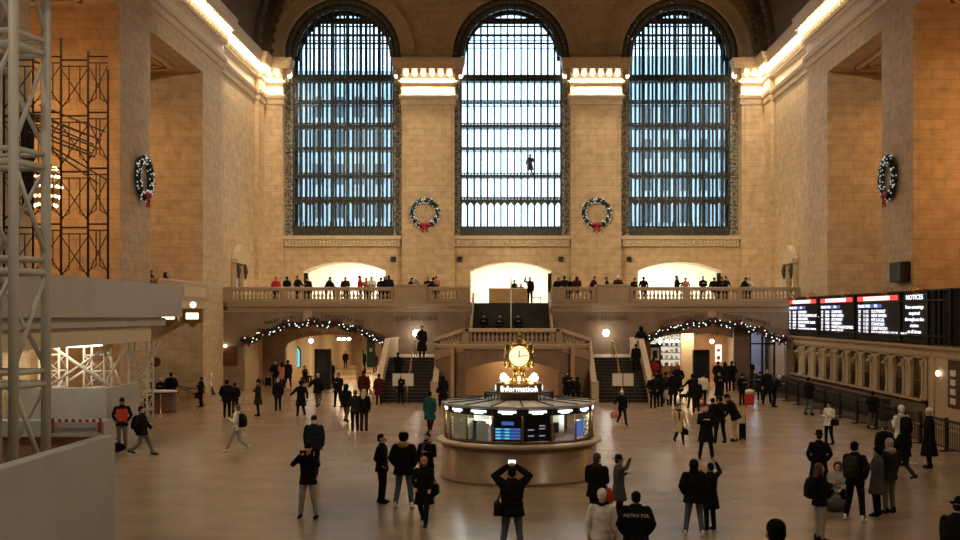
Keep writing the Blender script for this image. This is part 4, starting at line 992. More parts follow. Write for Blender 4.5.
# hoardings
tag(MB().box(-8.35, -8.05, 6, 22.36, 0, 2.36).build('hoarding', WHITEP), 'tall white hoarding panel closest to the viewer under the lattice tower', 'hoarding')
tag(MB().prism([(-17.9, 39.2), (-14.42, 39.2), (-14.42, 42.7), (-14.55, 42.7), (-14.55, 39.35), (-17.9, 39.35)], 'z', 0, 2.2).build('hoarding', WHITEP), 'white cornered hoarding with the man in the orange vest at its corner', 'hoarding')
tag(MB().box(-17.9, XW(104, 28.6), 28.6, 29.2, 1.62, 2.05).build('white_beam', WHITEP, bevel=.02), 'white beam carrying the red and white tape above the plywood', 'beam')
m = MB(); m.box(-17.9, XW(103, 29), 28.8, 29.0, 0, 1.60)
tag(m.build('plywood_panel', PLY), 'bare plywood panel under the white beam', 'panel')
tape = empty('barrier_tape', (XW(75, 28.4), 28.45, 2.05), label='red and white striped barrier strip on the white beam', cat='barrier')
h = XW(99, 28.45)-XW(75, 28.45)
for sx in (-h, h):
    m = MB(); m.box(sx-.04, sx+.04, -.04, .04, -.30, .08); m.build('post', mat('tape_red', (.30, .035, .025), .6), tape)
for k in range(14):
    m = MB(); a = -h+2*h*k/14; m.box(a, a+2*h/14-.002, -.05, -.03, -.02, .06); m.build('stripe', (mat('tape_red', (.6, .06, .04), .5), PAPER)[k % 2], tape)
# raised work deck
tag(MB().box(-17.95, -13.75, 24, 46, 4.72, 6.02).build('work_deck', WHITEP), 'high grey work deck with plain sheeted edge above the white trusses', 'work deck')
tag(MB().box(-17.9, -14.0, 24, 44.6, 4.38, 4.70).build('deck_beam', WHITEP), 'grey beam directly under the high work deck', 'beam')
m = MB(); m.box(-17.9, -14.2, 24, 43.4, 3.78, 4.36); tag(m.build('deck_bulkhead', mat('cream_bulkhead', (.66, .60, .46), .7)), 'cream boxed ceiling below the grey deck beam', 'ceiling box')
for D, lb in ((27.6, 'glowing tube lamp under the work deck beside the lattice tower'), (37.5, 'glowing tube lamp under the work deck past the lattice tower')):
    o = MB().box(-.16, .16, -1.1, 1.1, -.05, .0).build('tube_lamp', TUBEL, None, (-14.45 if D < 30 else -14.5, D, 3.77)); tag(o, lb, 'lamp', 'tube lamps under the work deck')
    area((-16.5, D+3, 3.6), 2.0, 60, (1, .85, .62), sy=4)
    MB().box(-.2, .2, -1.15, 1.15, 0, .012).build('casing', WHITEP, o)
# white scaffold towers and braces under the deck
def truss_tower(x, y, w_, h, label):
    r = empty('scaffold_tower', (x, y, 0), label=label, cat='scaffold tower', group='white scaffold towers under the deck')
    c_ = [Vector((a*w_/2, b*w_/2, 0)) for a, b in ((-1, -1), (1, -1), (1, 1), (-1, 1))]
    for p in c_: m = MB(); m.tube([p, p+Vector((0, 0, h))], .045, 8); m.build('leg', TRUSSM, r)
    z = .3; i = 0
    while z < h-.1:
        for a, b in zip(c_, c_[1:]+c_[:1]):
            m = MB(); m.tube([a+Vector((0, 0, z)), b+Vector((0, 0, z))], .025, 6)
            if z+.6 < h: m.tube([(a if i % 2 else b)+Vector((0, 0, z)), (b if i % 2 else a)+Vector((0, 0, z+.6))], .025, 6)
            m.build('lacing', TRUSSM, r)
        z += .6; i += 1
for x, y, lb in ((XW(98, 41), 41, 'slim white scaffold tower in the middle under the work deck'), (XW(53, 41.5), 41.5, 'slim white scaffold tower behind the lattice tower'), (XW(141, 45.4), 45.4, 'slim white scaffold tower at the far end of the work deck')):
    truss_tower(x, y, .75, 3.78, lb)
for i, (a, b, D, lb) in enumerate((((50, 386), (112, 344), 40.2, 'long white diagonal brace rising to the far tower'), ((50, 345), (112, 388), 40.0, 'long white diagonal brace falling to the hoarding'), ((58, 388), (95, 364), 42, 'short white brace behind the slim tower'),
        ((103, 388), (127, 345), 41, 'steep white brace past the slim tower'), ((136, 390), (160, 341), 45, 'steep white brace at the very end of the deck'), ((108, 352), (122, 388), 43, 'short white brace leaning back to the hoarding corner'))):
    tag(MB().tube([W(*a, D), W(*b, D)], .055, 8).build('brace', TRUSSM), lb, 'brace', 'white braces under the work deck')
# lit windows seen under the deck
for px0, px1, py0, py1, D, lb in ((-6, 24, 344, 376, 49, 'wide glowing yellow window under the work deck beside the lattice tower'), (131, 146, 338, 354, 62, 'small glowing yellow window past the end of the work deck')):
    r = empty('lit_window', tuple(W((px0+px1)/2, (py0+py1)/2, D)), label=lb, cat='window', group='glowing windows under the deck'); hw = (px1-px0)*D/F/2; hh = (py1-py0)*D/F/2
    m = MB(); m.box(-hw, hw, 0, .05, -hh, hh); m.build('pane', mat('yellow_glow', (1, .9, .5), .5, emit=(1, .82, .45), es=1.3), r)
    m = MB()
    for t in (-1, -.33, .33, 1): m.box(t*hw-.03, t*hw+.03, -.05, 0, -hh, hh)
    for t in (-1, 0, 1): m.box(-hw, hw, -.05, 0, t*hh-.03, t*hh+.03)
    m.build('frame', BRASSD, r)
# dark red frame scaffold on the deck
scaf = empty('frame_scaffold', (-14.6, 38, 6.02), label='dark red frame scaffold standing on the work deck against the warm stone', cat='scaffold')
xs = [XW(p, 38)+14.6 for p in (-26, 4, 33, 61, 88, 108)]; hs = [7.6, 7.3, 7.8, 8.35, 7.9, 7.25]
for yy in (0, 1.1):
    for x, h_ in list(zip(xs, hs))[:6 if yy == 0 else 3]:
        m = MB(); m.tube([(x, yy, 0), (x, yy, h_)], .042, 6); m.build('standard', RUST, scaf)
    for i in range(5 if yy == 0 else 2):
        for k in range(4):
            z = k*1.93+(.0 if i % 2 else .12)
            zt = z+1.8
            if zt > min(hs[i], hs[i+1])+.6 or (yy and (i+k) % 3): continue
            a, b = xs[i], xs[i+1]
            m = MB(); m.tube([(a, yy, zt), (b, yy, zt)], .03, 6); m.tube([(a, yy, zt-.22), (b, yy, zt-.22)], .022, 5)
            for u, sg in ((a, 1), (b, -1)): m.tube([(u+sg*.28, yy, zt-.22), (u+sg*.28, yy, z+.35), (u, yy, z+.2)], .02, 5)
            m.build('frame', RUST, scaf)
            if yy == 0: m = MB(); m.tube([(a, yy, z+.1), (b, yy, zt-.3)], .018, 5); m.tube([(b, yy, z+.1), (a, yy, zt-.3)], .018, 5); m.build('cross_brace', RUST, scaf)
for i in range(3):
    for k in range(4): m = MB(); m.tube([(xs[i], 0, k*1.93+1.8), (xs[i], 1.1, k*1.93+1.8)], .028, 6); m.build('tie', RUST, scaf)
# loose poles slung across it, dark netting
rng = random.Random(2)
for k in range(9):
    y0_ = 37.2+k*.05; a = W(rng.uniform(20, 40), 105+k*4.5, y0_); b = W(88+rng.uniform(0, 18), 132+k*4.2+(18 if k > 6 else 0), y0_+.02)
    tag(MB().tube([a, b], .03, 5).build('pole', nz('dull_pole', (.09, .075, .06), (.16, .14, .12), 8, .6)), 'dull scaffold pole, %s from the top of the slanting bundle' % ORD[k], 'pole', 'slanting bundle of scaffold poles')
m = MB(); m.prism([(XW(20, 38.6), ZW(112, 38.6)), (XW(34, 38.6), ZW(112, 38.6)), (XW(31, 38.6), ZW(205, 38.6)), (XW(22, 38.6), ZW(205, 38.6))], 'y', 38.6, 38.7)
tag(m.build('debris_net', nz('net', (.02, .02, .022), (.30, .30, .32), 30, .8, lo=.55, hi=.75)), 'dark speckled debris net hanging in the scaffold', 'net')
# melon chandelier with rings of bulbs behind the tower
ch = empty('chandelier', tuple(W(45.5, 187, 44)), label='oval chandelier with rings of glowing bulbs hanging behind the dark red scaffold', cat='chandelier')
m = MB(); m.lathe([(.1, -.95), (.35, -.85), (.52, -.4), (.56, 0), (.52, .4), (.35, .85), (.1, 1.0), (.05, 1.3)], seg=16); m.build('body', BRASSD, ch)
for z, r_ in ((-.75, .42), (-.4, .54), (0, .60), (.4, .54), (.75, .42)):
    m = MB()
    for k in range(16): m.ell((r_*math.cos(2*PI*k/16), r_*math.sin(2*PI*k/16), z), .055, .055, .055, 6, 5)
    m.build('bulb_ring', BULB, ch)
m = MB(); m.tube([(0, 0, 1.2), (0, 0, 19-ch.location.z-.05)], .03, 6); m.build('chain', DARK, ch)
# side gallery in the opening past the deck, hanging lantern signs
tag(MB().box(XL-7, XL+.35, 54.9, 64.3, 5.05, 5.55).build('side_gallery', PLASTER), 'side gallery floor slab seen past the end of the work deck', 'balcony')
r = empty('gallery_parapet', (XL+.2, 59.6, 5.55), label='carved stone parapet of the side gallery above the lantern signs', cat='parapet')
m = MB(); m.box(-.15, .15, -4.7, 4.7, 0, 1.0); m.build('panel_wall', BAL, r); m = MB(); m.box(-.2, .22, -4.7, 4.7, 1.0, 1.12); m.box(.15, .19, -.3, 3.9, .25, .8); m.build('coping', TRIMS, r)
def lantern(px, D, label, globe=True):
    p = W(px, 316, D); r = empty('lantern_sign', tuple(p), label=label, cat='lantern', group='hanging lantern signs')
    m = MB(); m.box(-.5, .5, -.15, .15, -.36, .36); m.box(-.56, .56, -.2, .2, .30, .40); m.prism([(-.3, -.36), (.3, -.36), (0, -.62)], 'y', -.1, .1); m.build('case', BRASSD, r)
    m = MB(); m.box(-.32, .32, -.18, -.15, -.16, .16); m.build('lit_panel', mat('lantern_lit', (1, .95, .8), .4, emit=(1, .90, .68), es=3), r)
    if globe: m = MB(); m.ell((0, 0, .60), .17, .17, .17, 12, 8); m.build('globe', OPAL, r)
    m = MB(); m.tube([(0, .1, .38), (0, .1, 4.95-p.z), (-17.75-p.x, .1, 5.0-p.z)], .03, 6); m.build('hanger', DARK, r)
lantern(193, 59, 'brass lantern sign with opal globe hanging under the side gallery')
lantern(169, 57, 'brass lantern sign half hidden by the end of the work deck', False)
# information desk and rope posts
D = 54.4; idk = empty('help_desk', (XW(158, D), D, 0), label='curved red wood help desk with pale top beside the white hoarding', cat='desk')
m = MB(); m.lathe([(1.05, 0), (1.05, .08), (1.0, .1), (1.0, 1.0)], seg=32, M=Matrix.Diagonal((.86, .6, 1))); m.build('body', WOODR, idk)
m = MB(); m.lathe([(1.1, 1.0), (1.12, 1.03), (1.1, 1.07)], seg=32, M=Matrix.Diagonal((.86, .6, 1))); m.build('top', PAPER, idk)
posts = []
for i, (px, py) in enumerate(((160.7, 415.5), (188, 408), (194, 413), (205, 405), (178, 403))):
    D = 4.8*F/(py-VY); q = (XW(px, D), D, 0)
    r = empty('rope_post', q, label='brass queue post '+('in front of the red wood help desk', 'right beside the help desk under a belt', 'nearest the viewer in the belted queue', 'at the outer corner by the person with dark red bag', 'farthest back at the wall side')[i], cat='post', group='brass queue posts')
    m = MB(); m.lathe([(.17, 0), (.17, .02), (.05, .05), (.03, .08), (.03, .98), (.04, 1.0), (.01, 1.04)], seg=12); m.build('post', GOLD, r); posts.append(q)
for bi, (a, b) in enumerate(((1, 2), (4, 1), (4, 3))):
    a, b = Vector(posts[a])+Vector((0, 0, .92)), Vector(posts[b])+Vector((0, 0, .92)); mid = (a+b)/2-Vector((0, 0, .08))
    tag(MB().tube([a, mid, b], .03, 5).build('queue_belt', BLACK), ('short black queue belt on the near side', 'black queue belt next to the help desk', 'long black queue belt along the wall side')[bi]+' of the queue', 'belt', 'queue belts')
m = MB(); m.lathe([(.28, 0), (.28, .05)], M=Matrix.Rotation(PI/2, 3, 'X')); tag(m.build('wall_medallion', WOODR, None, tuple(W(156, 362, 64.2))), 'round brown medallion on the stone behind the help desk', 'medallion')

# ================================================================== PEOPLE
EYE = mat('eye', (.02, .015, .012), .3); LIP = mat('lips', (.30, .10, .08), .5)
SKINS = {'a': mat('skin_light', (.56, .34, .24), .55), 'b': mat('skin_mid', (.38, .22, .14), .55), 'c': mat('skin_dark', (.14, .075, .045), .55)}
COL = {'k': (.006, .006, .008), 'n': (.009, .012, .022), 'g': (.07, .07, .072), 'l': (.30, .29, .27), 'w': (.66, .64, .59), 'r': (.42, .025, .03), 'd': (.055, .010, .013),
       't': (.010, .08, .085), 'b': (.10, .06, .035), 'c': (.52, .40, .25), 'p': (.50, .20, .17), 'j': (.085, .12, .17), 'o': (.45, .06, .03), 'e': (.13, .125, .10), 'y': (.40, .26, .11), 'm': (.022, .018, .016)}
CLO = {k: nz('cloth_'+k, v, tuple(min(1, x*1.35+.003) for x in v), 9, .9) for k, v in COL.items()}
for m_ in CLO.values(): m_.node_tree.nodes['Principled BSDF'].inputs['Specular IOR Level'].default_value = .12
def V(x, y, z): return Vector((x, y, z))
LEGS = {  # (hip drop, [left knee, left ankle, toe direction], [right ...])
 'stand': (0, [(.10, -.02, .50), (.11, .02, .09)], [(-.10, -.02, .50), (-.11, .02, .09)]),
 'apart': (.01, [(.14, -.03, .49), (.20, .02, .09)], [(-.14, -.02, .49), (-.19, .03, .09)]),
 'walk': (.03, [(.10, -.16, .50), (.10, -.27, .10)], [(-.10, .02, .46), (-.10, .32, .17)]),
 'stride': (.07, [(.11, -.20, .48), (.11, -.33, .11)], [(-.10, .05, .43), (-.10, .37, .19)]),
 'sit': (.47, [(.13, -.44, .50), (.14, -.42, .09)], [(-.13, -.44, .48), (-.16, -.46, .09)]),
 'squat': (.62, [(.20, -.36, .47), (.18, -.10, .10)], [(-.20, -.34, .46), (-.18, -.08, .10)]),
}
ARMS = {'d': [(.06, .02, -.27), (.06, -.03, -.52)], 'p': [(.11, .06, -.26), (.03, -.07, -.43)], 'h': [(.05, .0, -.27), (-.09, -.25, -.15)],
        'e': [(.13, -.17, -.15), (-.09, -.26, .09)], 'u': [(.17, -.08, .13), (-.10, -.20, .31)], 'r': [(.20, -.10, .05), (.15, -.22, .29)],
        'o': [(.17, 0, -.21), (.30, -.12, -.34)], 'w': [(.05, -.11, -.25), (.03, -.27, -.43)], 'b': [(.07, .13, -.24), (.08, .16, -.49)],
        'c': [(.06, .02, -.27), (-.03, -.25, -.25)], 'l': [(.08, -.12, -.25), (.0, -.34, -.30)]}
TILT = {'lean': 24, 'bend': 38}
def pose(legs, aL, aR, lean):
    drop, L, R = LEGS[legs]; hz = .93-drop
    T = Matrix.Translation((0, 0, hz)) @ Matrix.Rotation(math.radians(lean), 4, 'X') @ Matrix.Translation((0, 0, -.93))
    q = {'hz': hz, 'T': T, 'L': [V(.095, 0, hz), V(*L[0]), V(*L[1])], 'R': [V(-.095, 0, hz), V(*R[0]), V(*R[1])]}
    for k, s_, a in (('aL', 1, aL), ('aR', -1, aR)):
        sh = T @ V(s_*.185, .01, 1.41); e, w_ = ARMS[a]
        q[k] = [sh, sh+V(s_*e[0], e[1], e[2]), sh+V(s_*w_[0], w_[1], w_[2])]
    return q
def ring(T, z, rx, ry, cy=0, n=20, cx=0):
    return [T @ V(cx+rx*math.cos(2*PI*k/n), cy+ry*math.sin(2*PI*k/n), z) for k in range(n)]
def body_bm(q):
    m = MB(); T = q['T']
    m.loft([ring(T, z, rx, ry, cy) for z, rx, ry, cy in ((.86, .11, .08, 0), (.90, .155, .105, 0), (1.0, .155, .105, 0), (1.10, .13, .095, 0), (1.25, .155, .11, 0), (1.37, .17, .10, .005), (1.43, .12, .075, .01), (1.47, .06, .06, .012), (1.55, .055, .058, .005), (1.60, .05, .05, 0))])
    # head: skull, jaw, nose, ears, brow
    hd = lambda x, y, z: T @ V(x, y, z)
    m.ell(hd(0, .012, 1.635), .078, .098, .098, 20, 14); m.loft([ring(T, z, rx, ry, cy, 16) for z, rx, ry, cy in ((1.505, .022, .022, -.062), (1.52, .042, .045, -.045), (1.56, .060, .066, -.025), (1.62, .071, .080, -.012), (1.66, .07, .082, -.008))])
    m.tube([hd(0, -.088, 1.63), hd(0, -.112, 1.592), hd(0, -.09, 1.582)], [.010, .016, .014], 8, True)
    for s_ in (-1, 1): m.ell(hd(s_*.082, .01, 1.61), .012, .022, .032, 8, 6)
    for k in ('L', 'R'):
        h, kn, an = q[k]; m.tube([h+V(0, 0, -.02), h.lerp(kn, .5), kn, kn.lerp(an, .35), an], [.088, .075, .055, .055, .036], 12, True)
        m.tube([an+V(0, .03, -.045), an+V(0, -.06, -.055), an+V(0, -.15, -.065)], [.035, .038, .025], 8, True)
    for k, s_ in (('aL', 1), ('aR', -1)):
        sh, el, wr = q[k]; m.tube([sh, sh.lerp(el, .5), el, el.lerp(wr, .4), wr], [.055, .046, .038, .038, .025], 12, True)
        d = (wr-el).normalized(); side = d.cross(V(0, 0, 1)) if abs(d.z) < .8 else d.cross(V(0, -1, 0)); side = side.normalized(); pn = d.cross(side).normalized()
        if pn.y > 0 and abs(d.z) > .5: pn = -pn
        m.tube([wr-d*.02, wr+d*.03, wr+d*.085], [.026, .038, .036], 10, True, asp=.5, up=side)
        for f, (o, L_) in enumerate(((-.028, .065), (-.010, .078), (.010, .072), (.028, .055))):
            b = wr+d*.085+side*o; c1 = b+d*L_*.5+pn*.006; c2 = c1+d*L_*.35+pn*.022; m.tube([b, c1, c2, c2+d*L_*.1+pn*.02], [.0095, .009, .008, .007], 6, True)
        b = wr+d*.03+side*.030*s_; m.tube([b, b+side*s_*.03+d*.03, b+side*s_*.035+d*.062+pn*.012], [.012, .011, .009], 6, True)
    return m
def outer_bm(q, kind, sitting):
    m = MB(); T = q['T']; fat = {'jacket': 1.0, 'puffy': 1.16, 'coat': 1.04, 'long': 1.04, 'shirt': .95}[kind]
    hem = {'jacket': .80, 'puffy': .78, 'coat': .56, 'long': .36, 'shirt': .86}[kind]
    if sitting: hem = max(hem, .84)
    prof = [(hem, .20+(.93-hem)*.14, .155+(.93-hem)*.16), (hem+.03, .205+(.9-hem)*.14, .16+(.9-hem)*.15), (.94, .195, .15), (1.06, .178, .14), (1.22, .195, .148), (1.34, .215, .142), (1.41, .205, .115), (1.455, .13, .09), (1.50, .085, .082), (1.52, .08, .078)]
    m.loft([ring(T, z, rx*fat, ry*fat, .005) for z, rx, ry in prof])
    r_ = 1.25 if kind == 'puffy' else 1.0
    for k in ('aL', 'aR'):
        sh, el, wr = q[k]; m.tube([sh+V(0, 0, -.01), sh.lerp(el, .5), el, el.lerp(wr, .5), wr-(wr-el).normalized()*.01], [.078*r_, .070*r_, .062*r_, .055*r_, .044*r_], 12, True)
    if kind == 'puffy':
        for z in (.9, 1.02, 1.14, 1.26): m.loft([ring(T, z-.035, .19, .15), ring(T, z, .243, .185), ring(T, z+.035, .19, .15)])
    return m
def hoodfold_bm(q):
    m = MB(); T = q['T']; m.ell(T @ V(0, .085, 1.47), .13, .075, .085, 14, 8, T.to_3x3()); m.tube([T @ V(.095*math.cos(a), .01+.085*math.sin(a), 1.485) for a in [PI*i/8 for i in range(-2, 11)]], .03, 8, True); return m
def trouser_bm(q):
    m = MB(); T = q['T']; hz = q['hz']
    m.loft([ring(Matrix.Identity(4), z+hz-.93, rx, ry) for z, rx, ry in ((.84, .10, .09), (.88, .165, .115), (.95, .165, .118), (1.03, .145, .108))])
    for k in ('L', 'R'):
        h, kn, an = q[k]; m.tube([h+V(0, 0, -.01), h.lerp(kn, .45), kn, kn.lerp(an, .5), an+V(0, 0, .0)], [.105, .092, .072, .066, .058], 12, True)
    return m
def shoe_bm(an, back):
    m = MB(); up = V(0, 0, .05) if back else V(0, 0, 0)
    m.tube([an+V(0, .045, -.035)+up, an+V(0, -.02, -.045)+up*.6, an+V(0, -.10, -.055), an+V(0, -.17, -.062)], [.045, .050, .044, .030], 10, True, asp=.9)
    m.tube([an+V(0, .03, .03), an+V(0, .02, -.03)], [.045, .045], 8, True)
    return m
def head_bm(T, kind):
    m = MB(); h = lambda x, y, z: T @ V(x, y, z); R3 = T.to_3x3()
    if kind in ('hair', 'long', 'curly', 'bun'):
        g = 1.16 if kind == 'curly' else 1.0
        m.ell(h(0, .030, 1.668), .089*g, .098*g, .085*g, 16, 10, R3); m.ell(h(0, .055, 1.62), .085*g, .072*g, .085*g, 14, 8, R3)
        if kind == 'long': m.tube([h(0, .06, 1.64), h(0, .085, 1.54), h(0, .10, 1.42), h(0, .11, 1.32)], [.085, .085, .095, .06], 12, True, asp=.6, up=(1, 0, 0)); [m.tube([h(s_*.075, .02, 1.66), h(s_*.085, .0, 1.55), h(s_*.095, -.03, 1.42)], [.03, .035, .025], 8, True) for s_ in (-1, 1)]
        if kind == 'bun': m.ell(h(0, .06, 1.77), .04, .04, .04, 10, 8)
        if kind == 'curly': [m.ell(h(.10*math.cos(a)*math.cos(b), .03+.105*math.sin(a)*math.cos(b), 1.66+.10*math.sin(b)), .03, .03, .03, 6, 5) for a in [PI*i/7-.2 for i in range(9)] for b in (-.5, .1, .7)]
    elif kind in ('beanie', 'pompom'):
        m.loft([ring(T, z, rx, ry, .012, 18) for z, rx, ry in ((1.635, .086, .106), (1.66, .092, .110), (1.70, .088, .104), (1.74, .068, .08), (1.765, .035, .04), (1.772, .01, .01))])
        m.ell(h(0, .06, 1.60), .07, .055, .06, 12, 8, R3)
        if kind == 'pompom': m.ell(h(0, .015, 1.80), .035, .035, .035, 10, 8)
    elif kind == 'cap':
        m.loft([ring(T, z, rx, ry, .012, 18) for z, rx, ry in ((1.65, .084, .104), (1.70, .086, .100), (1.74, .065, .075), (1.755, .02, .02))])
        m.tube([h(0, -.06, 1.668), h(0, -.165, 1.658)], [.07, .05], 10, True, asp=.16, up=(1, 0, 0)); m.ell(h(0, .055, 1.61), .075, .06, .065, 12, 8, R3)
    elif kind == 'hat':
        m.loft([ring(T, z, r_, r_*1.15, .012, 20) for z, r_ in ((1.665, .15), (1.672, .155), (1.68, .09), (1.75, .085), (1.79, .07), (1.80, .02))]); m.ell(h(0, .055, 1.61), .075, .06, .065, 12, 8, R3)
    elif kind in ('hood', 'fur'):
        m.ell(h(0, .045, 1.645), .105, .105, .125, 18, 12, R3); m.ell(h(0, .05, 1.52), .11, .09, .08, 14, 8, R3)
        for i in range(14): a = 2*PI*i/14; m.ell(h(.092*math.cos(a), -.05, 1.64+.115*math.sin(a)), .026 if kind == 'hood' else .05, .03, .026 if kind == 'hood' else .05, 8, 6)
        if kind == 'hood': m.tube([h(0, .08, 1.70), h(0, .12, 1.76)], [.06, .02], 8, True)
    return m
def mask_bm(T):
    m = MB(); g = []
    for j in range(5):
        z = 1.525+j*.0165; w_ = (.030, .052, .060, .060, .052)[j]; y = (-.078, -.105, -.117, -.117, -.108)[j]
        g.append([T @ V(w_*math.sin(a)*1.1, y+(1-math.cos(a))*.062, z) for a in [-1.3+2.6*i/8 for i in range(9)]])
    for a, b in zip(g, g[1:]):
        for i in range(8): m._f([m.bm.verts.new(p) for p in (a[i], a[i+1], b[i+1], b[i])], True)
    bmesh.ops.remove_doubles(m.bm, verts=m.bm.verts, dist=.0005)
    bmesh.ops.solidify(m.bm, geom=m.bm.faces[:], thickness=.004)
    return m
CACHE = {}; TODO = []
def remeshed(key, maker, vox, mats):
    """returns a mesh datablock filled in later by flush(): union of lofts welded to one skin"""
    if key in CACHE: return CACHE[key]
    me = maker().mesh(str(key[0]), mats); CACHE[key] = me; TODO.append((me, vox, mats)); return me
def flush():
    obs = []
    for me, vox, mats in TODO:
        src = me.copy(); o = bpy.data.objects.new('tmp', src); C.objects.link(o)
        r_ = o.modifiers.new('r', 'REMESH'); r_.mode = 'VOXEL'; r_.voxel_size = vox; r_.use_smooth_shade = True
        s_ = o.modifiers.new('s', 'SMOOTH'); s_.iterations = 2; s_.factor = .5
        obs.append((o, me, mats))
    dg = bpy.context.evaluated_depsgraph_get()
    for o, me, mats in obs:
        nm = bpy.data.meshes.new_from_object(o.evaluated_get(dg)); bm = bmesh.new(); bm.from_mesh(nm)
        me.clear_geometry(); bm.to_mesh(me); bm.free(); bpy.data.meshes.remove(nm)
        for p in me.polygons: p.use_smooth = True; p.material_index = 0
        if len(mats) == 3:                       # body: eyes and lips by place on the face
            T = me_T[me.name_full]; Ti = T.inverted()
            for p in me.polygons:
                c = Ti @ p.center
                if c.y < -.055 and abs(abs(c.x)-.030) < .013 and abs(c.z-1.632) < .008: p.material_index = 1
                elif c.y < -.07 and abs(c.x) < .024 and abs(c.z-1.548) < .007: p.material_index = 2
    for o, me, mats in obs:
        d = o.data; bpy.data.objects.remove(o); bpy.data.meshes.remove(d)
me_T = {}
PLIST = []
def person(x, y, z, ang, h, legs, arms, outer, oc, tc, head, hc, label, skin='a', mask=None, hood=False, group=None, lean=0, shoe='k', acc=(), lower=True):
    """one figure; the ground (or seat step) is z, ang 0 faces the viewer and grows counter-clockwise seen from above"""
    q = pose(legs, arms[0], arms[1], lean); s_ = h/1.74
    r = empty('person', (x, y, z), math.radians(ang), label, 'person', group); r.scale = (s_, s_, s_)
    pk = (legs, arms, lean)
    def add(nm, me, m_, slot=0):
        o = part(nm, me, r)
        if m_: o.material_slots[slot].link = 'OBJECT'; o.material_slots[slot].material = m_
        return o
    if ('body',)+pk not in CACHE:
        me = remeshed(('body',)+pk, lambda: body_bm(q), .0125, [SKINS['a'], EYE, LIP]); me_T[me.name_full] = q['T'].copy()
    add('body', CACHE[('body',)+pk], SKINS[skin])
    sit = legs in ('sit', 'squat')
    nm = {'jacket': 'jacket', 'puffy': 'puffer_jacket', 'coat': 'coat', 'long': 'long_coat', 'shirt': 'sweatshirt'}[outer]
    add(nm, remeshed(('outer', outer, sit)+pk, lambda: outer_bm(q, outer, sit), .018, [CLO['k']]), CLO[oc])
    if hood: add('hood', remeshed(('hoodfold', lean, legs), lambda: hoodfold_bm(q), .014, [CLO['k']]), CLO[oc] if hood is True else CLO[hood])
    add('trousers', remeshed(('trousers', legs), lambda: trouser_bm(q), .018, [CLO['k']]), CLO[tc])
    for k in ('L', 'R'):
        bk = k == 'R' and legs in ('walk', 'stride')
        add('shoe', remeshed(('shoe', k, legs), lambda: shoe_bm(q[k][2], bk), .012, [CLO['k']]), CLO[shoe])
    hn = {'hair': 'hair', 'long': 'hair', 'curly': 'hair', 'bun': 'hair', 'beanie': 'beanie', 'pompom': 'beanie', 'cap': 'cap', 'hat': 'hat', 'hood': 'raised_hood', 'fur': 'fur_hood'}[head]
    add(hn, remeshed(('head', head, lean, legs), lambda: head_bm(q['T'], head), .010, [CLO['k']]), CLO[hc])
    if mask: 
        k = ('mask', lean, legs)
        if k not in CACHE: CACHE[k] = mask_bm(q['T']).mesh('mask', [CLO['k']])
        add('face_mask', CACHE[k], CLO[mask])
    PLIST.append(r)
    M = Matrix.Translation((x, y, z)) @ Matrix.Rotation(math.radians(ang), 4, 'Z') @ Matrix.Scale(s_, 4)
    for a in acc: accessory(a, M, q, label, ang)
    return r
ACCN = {}
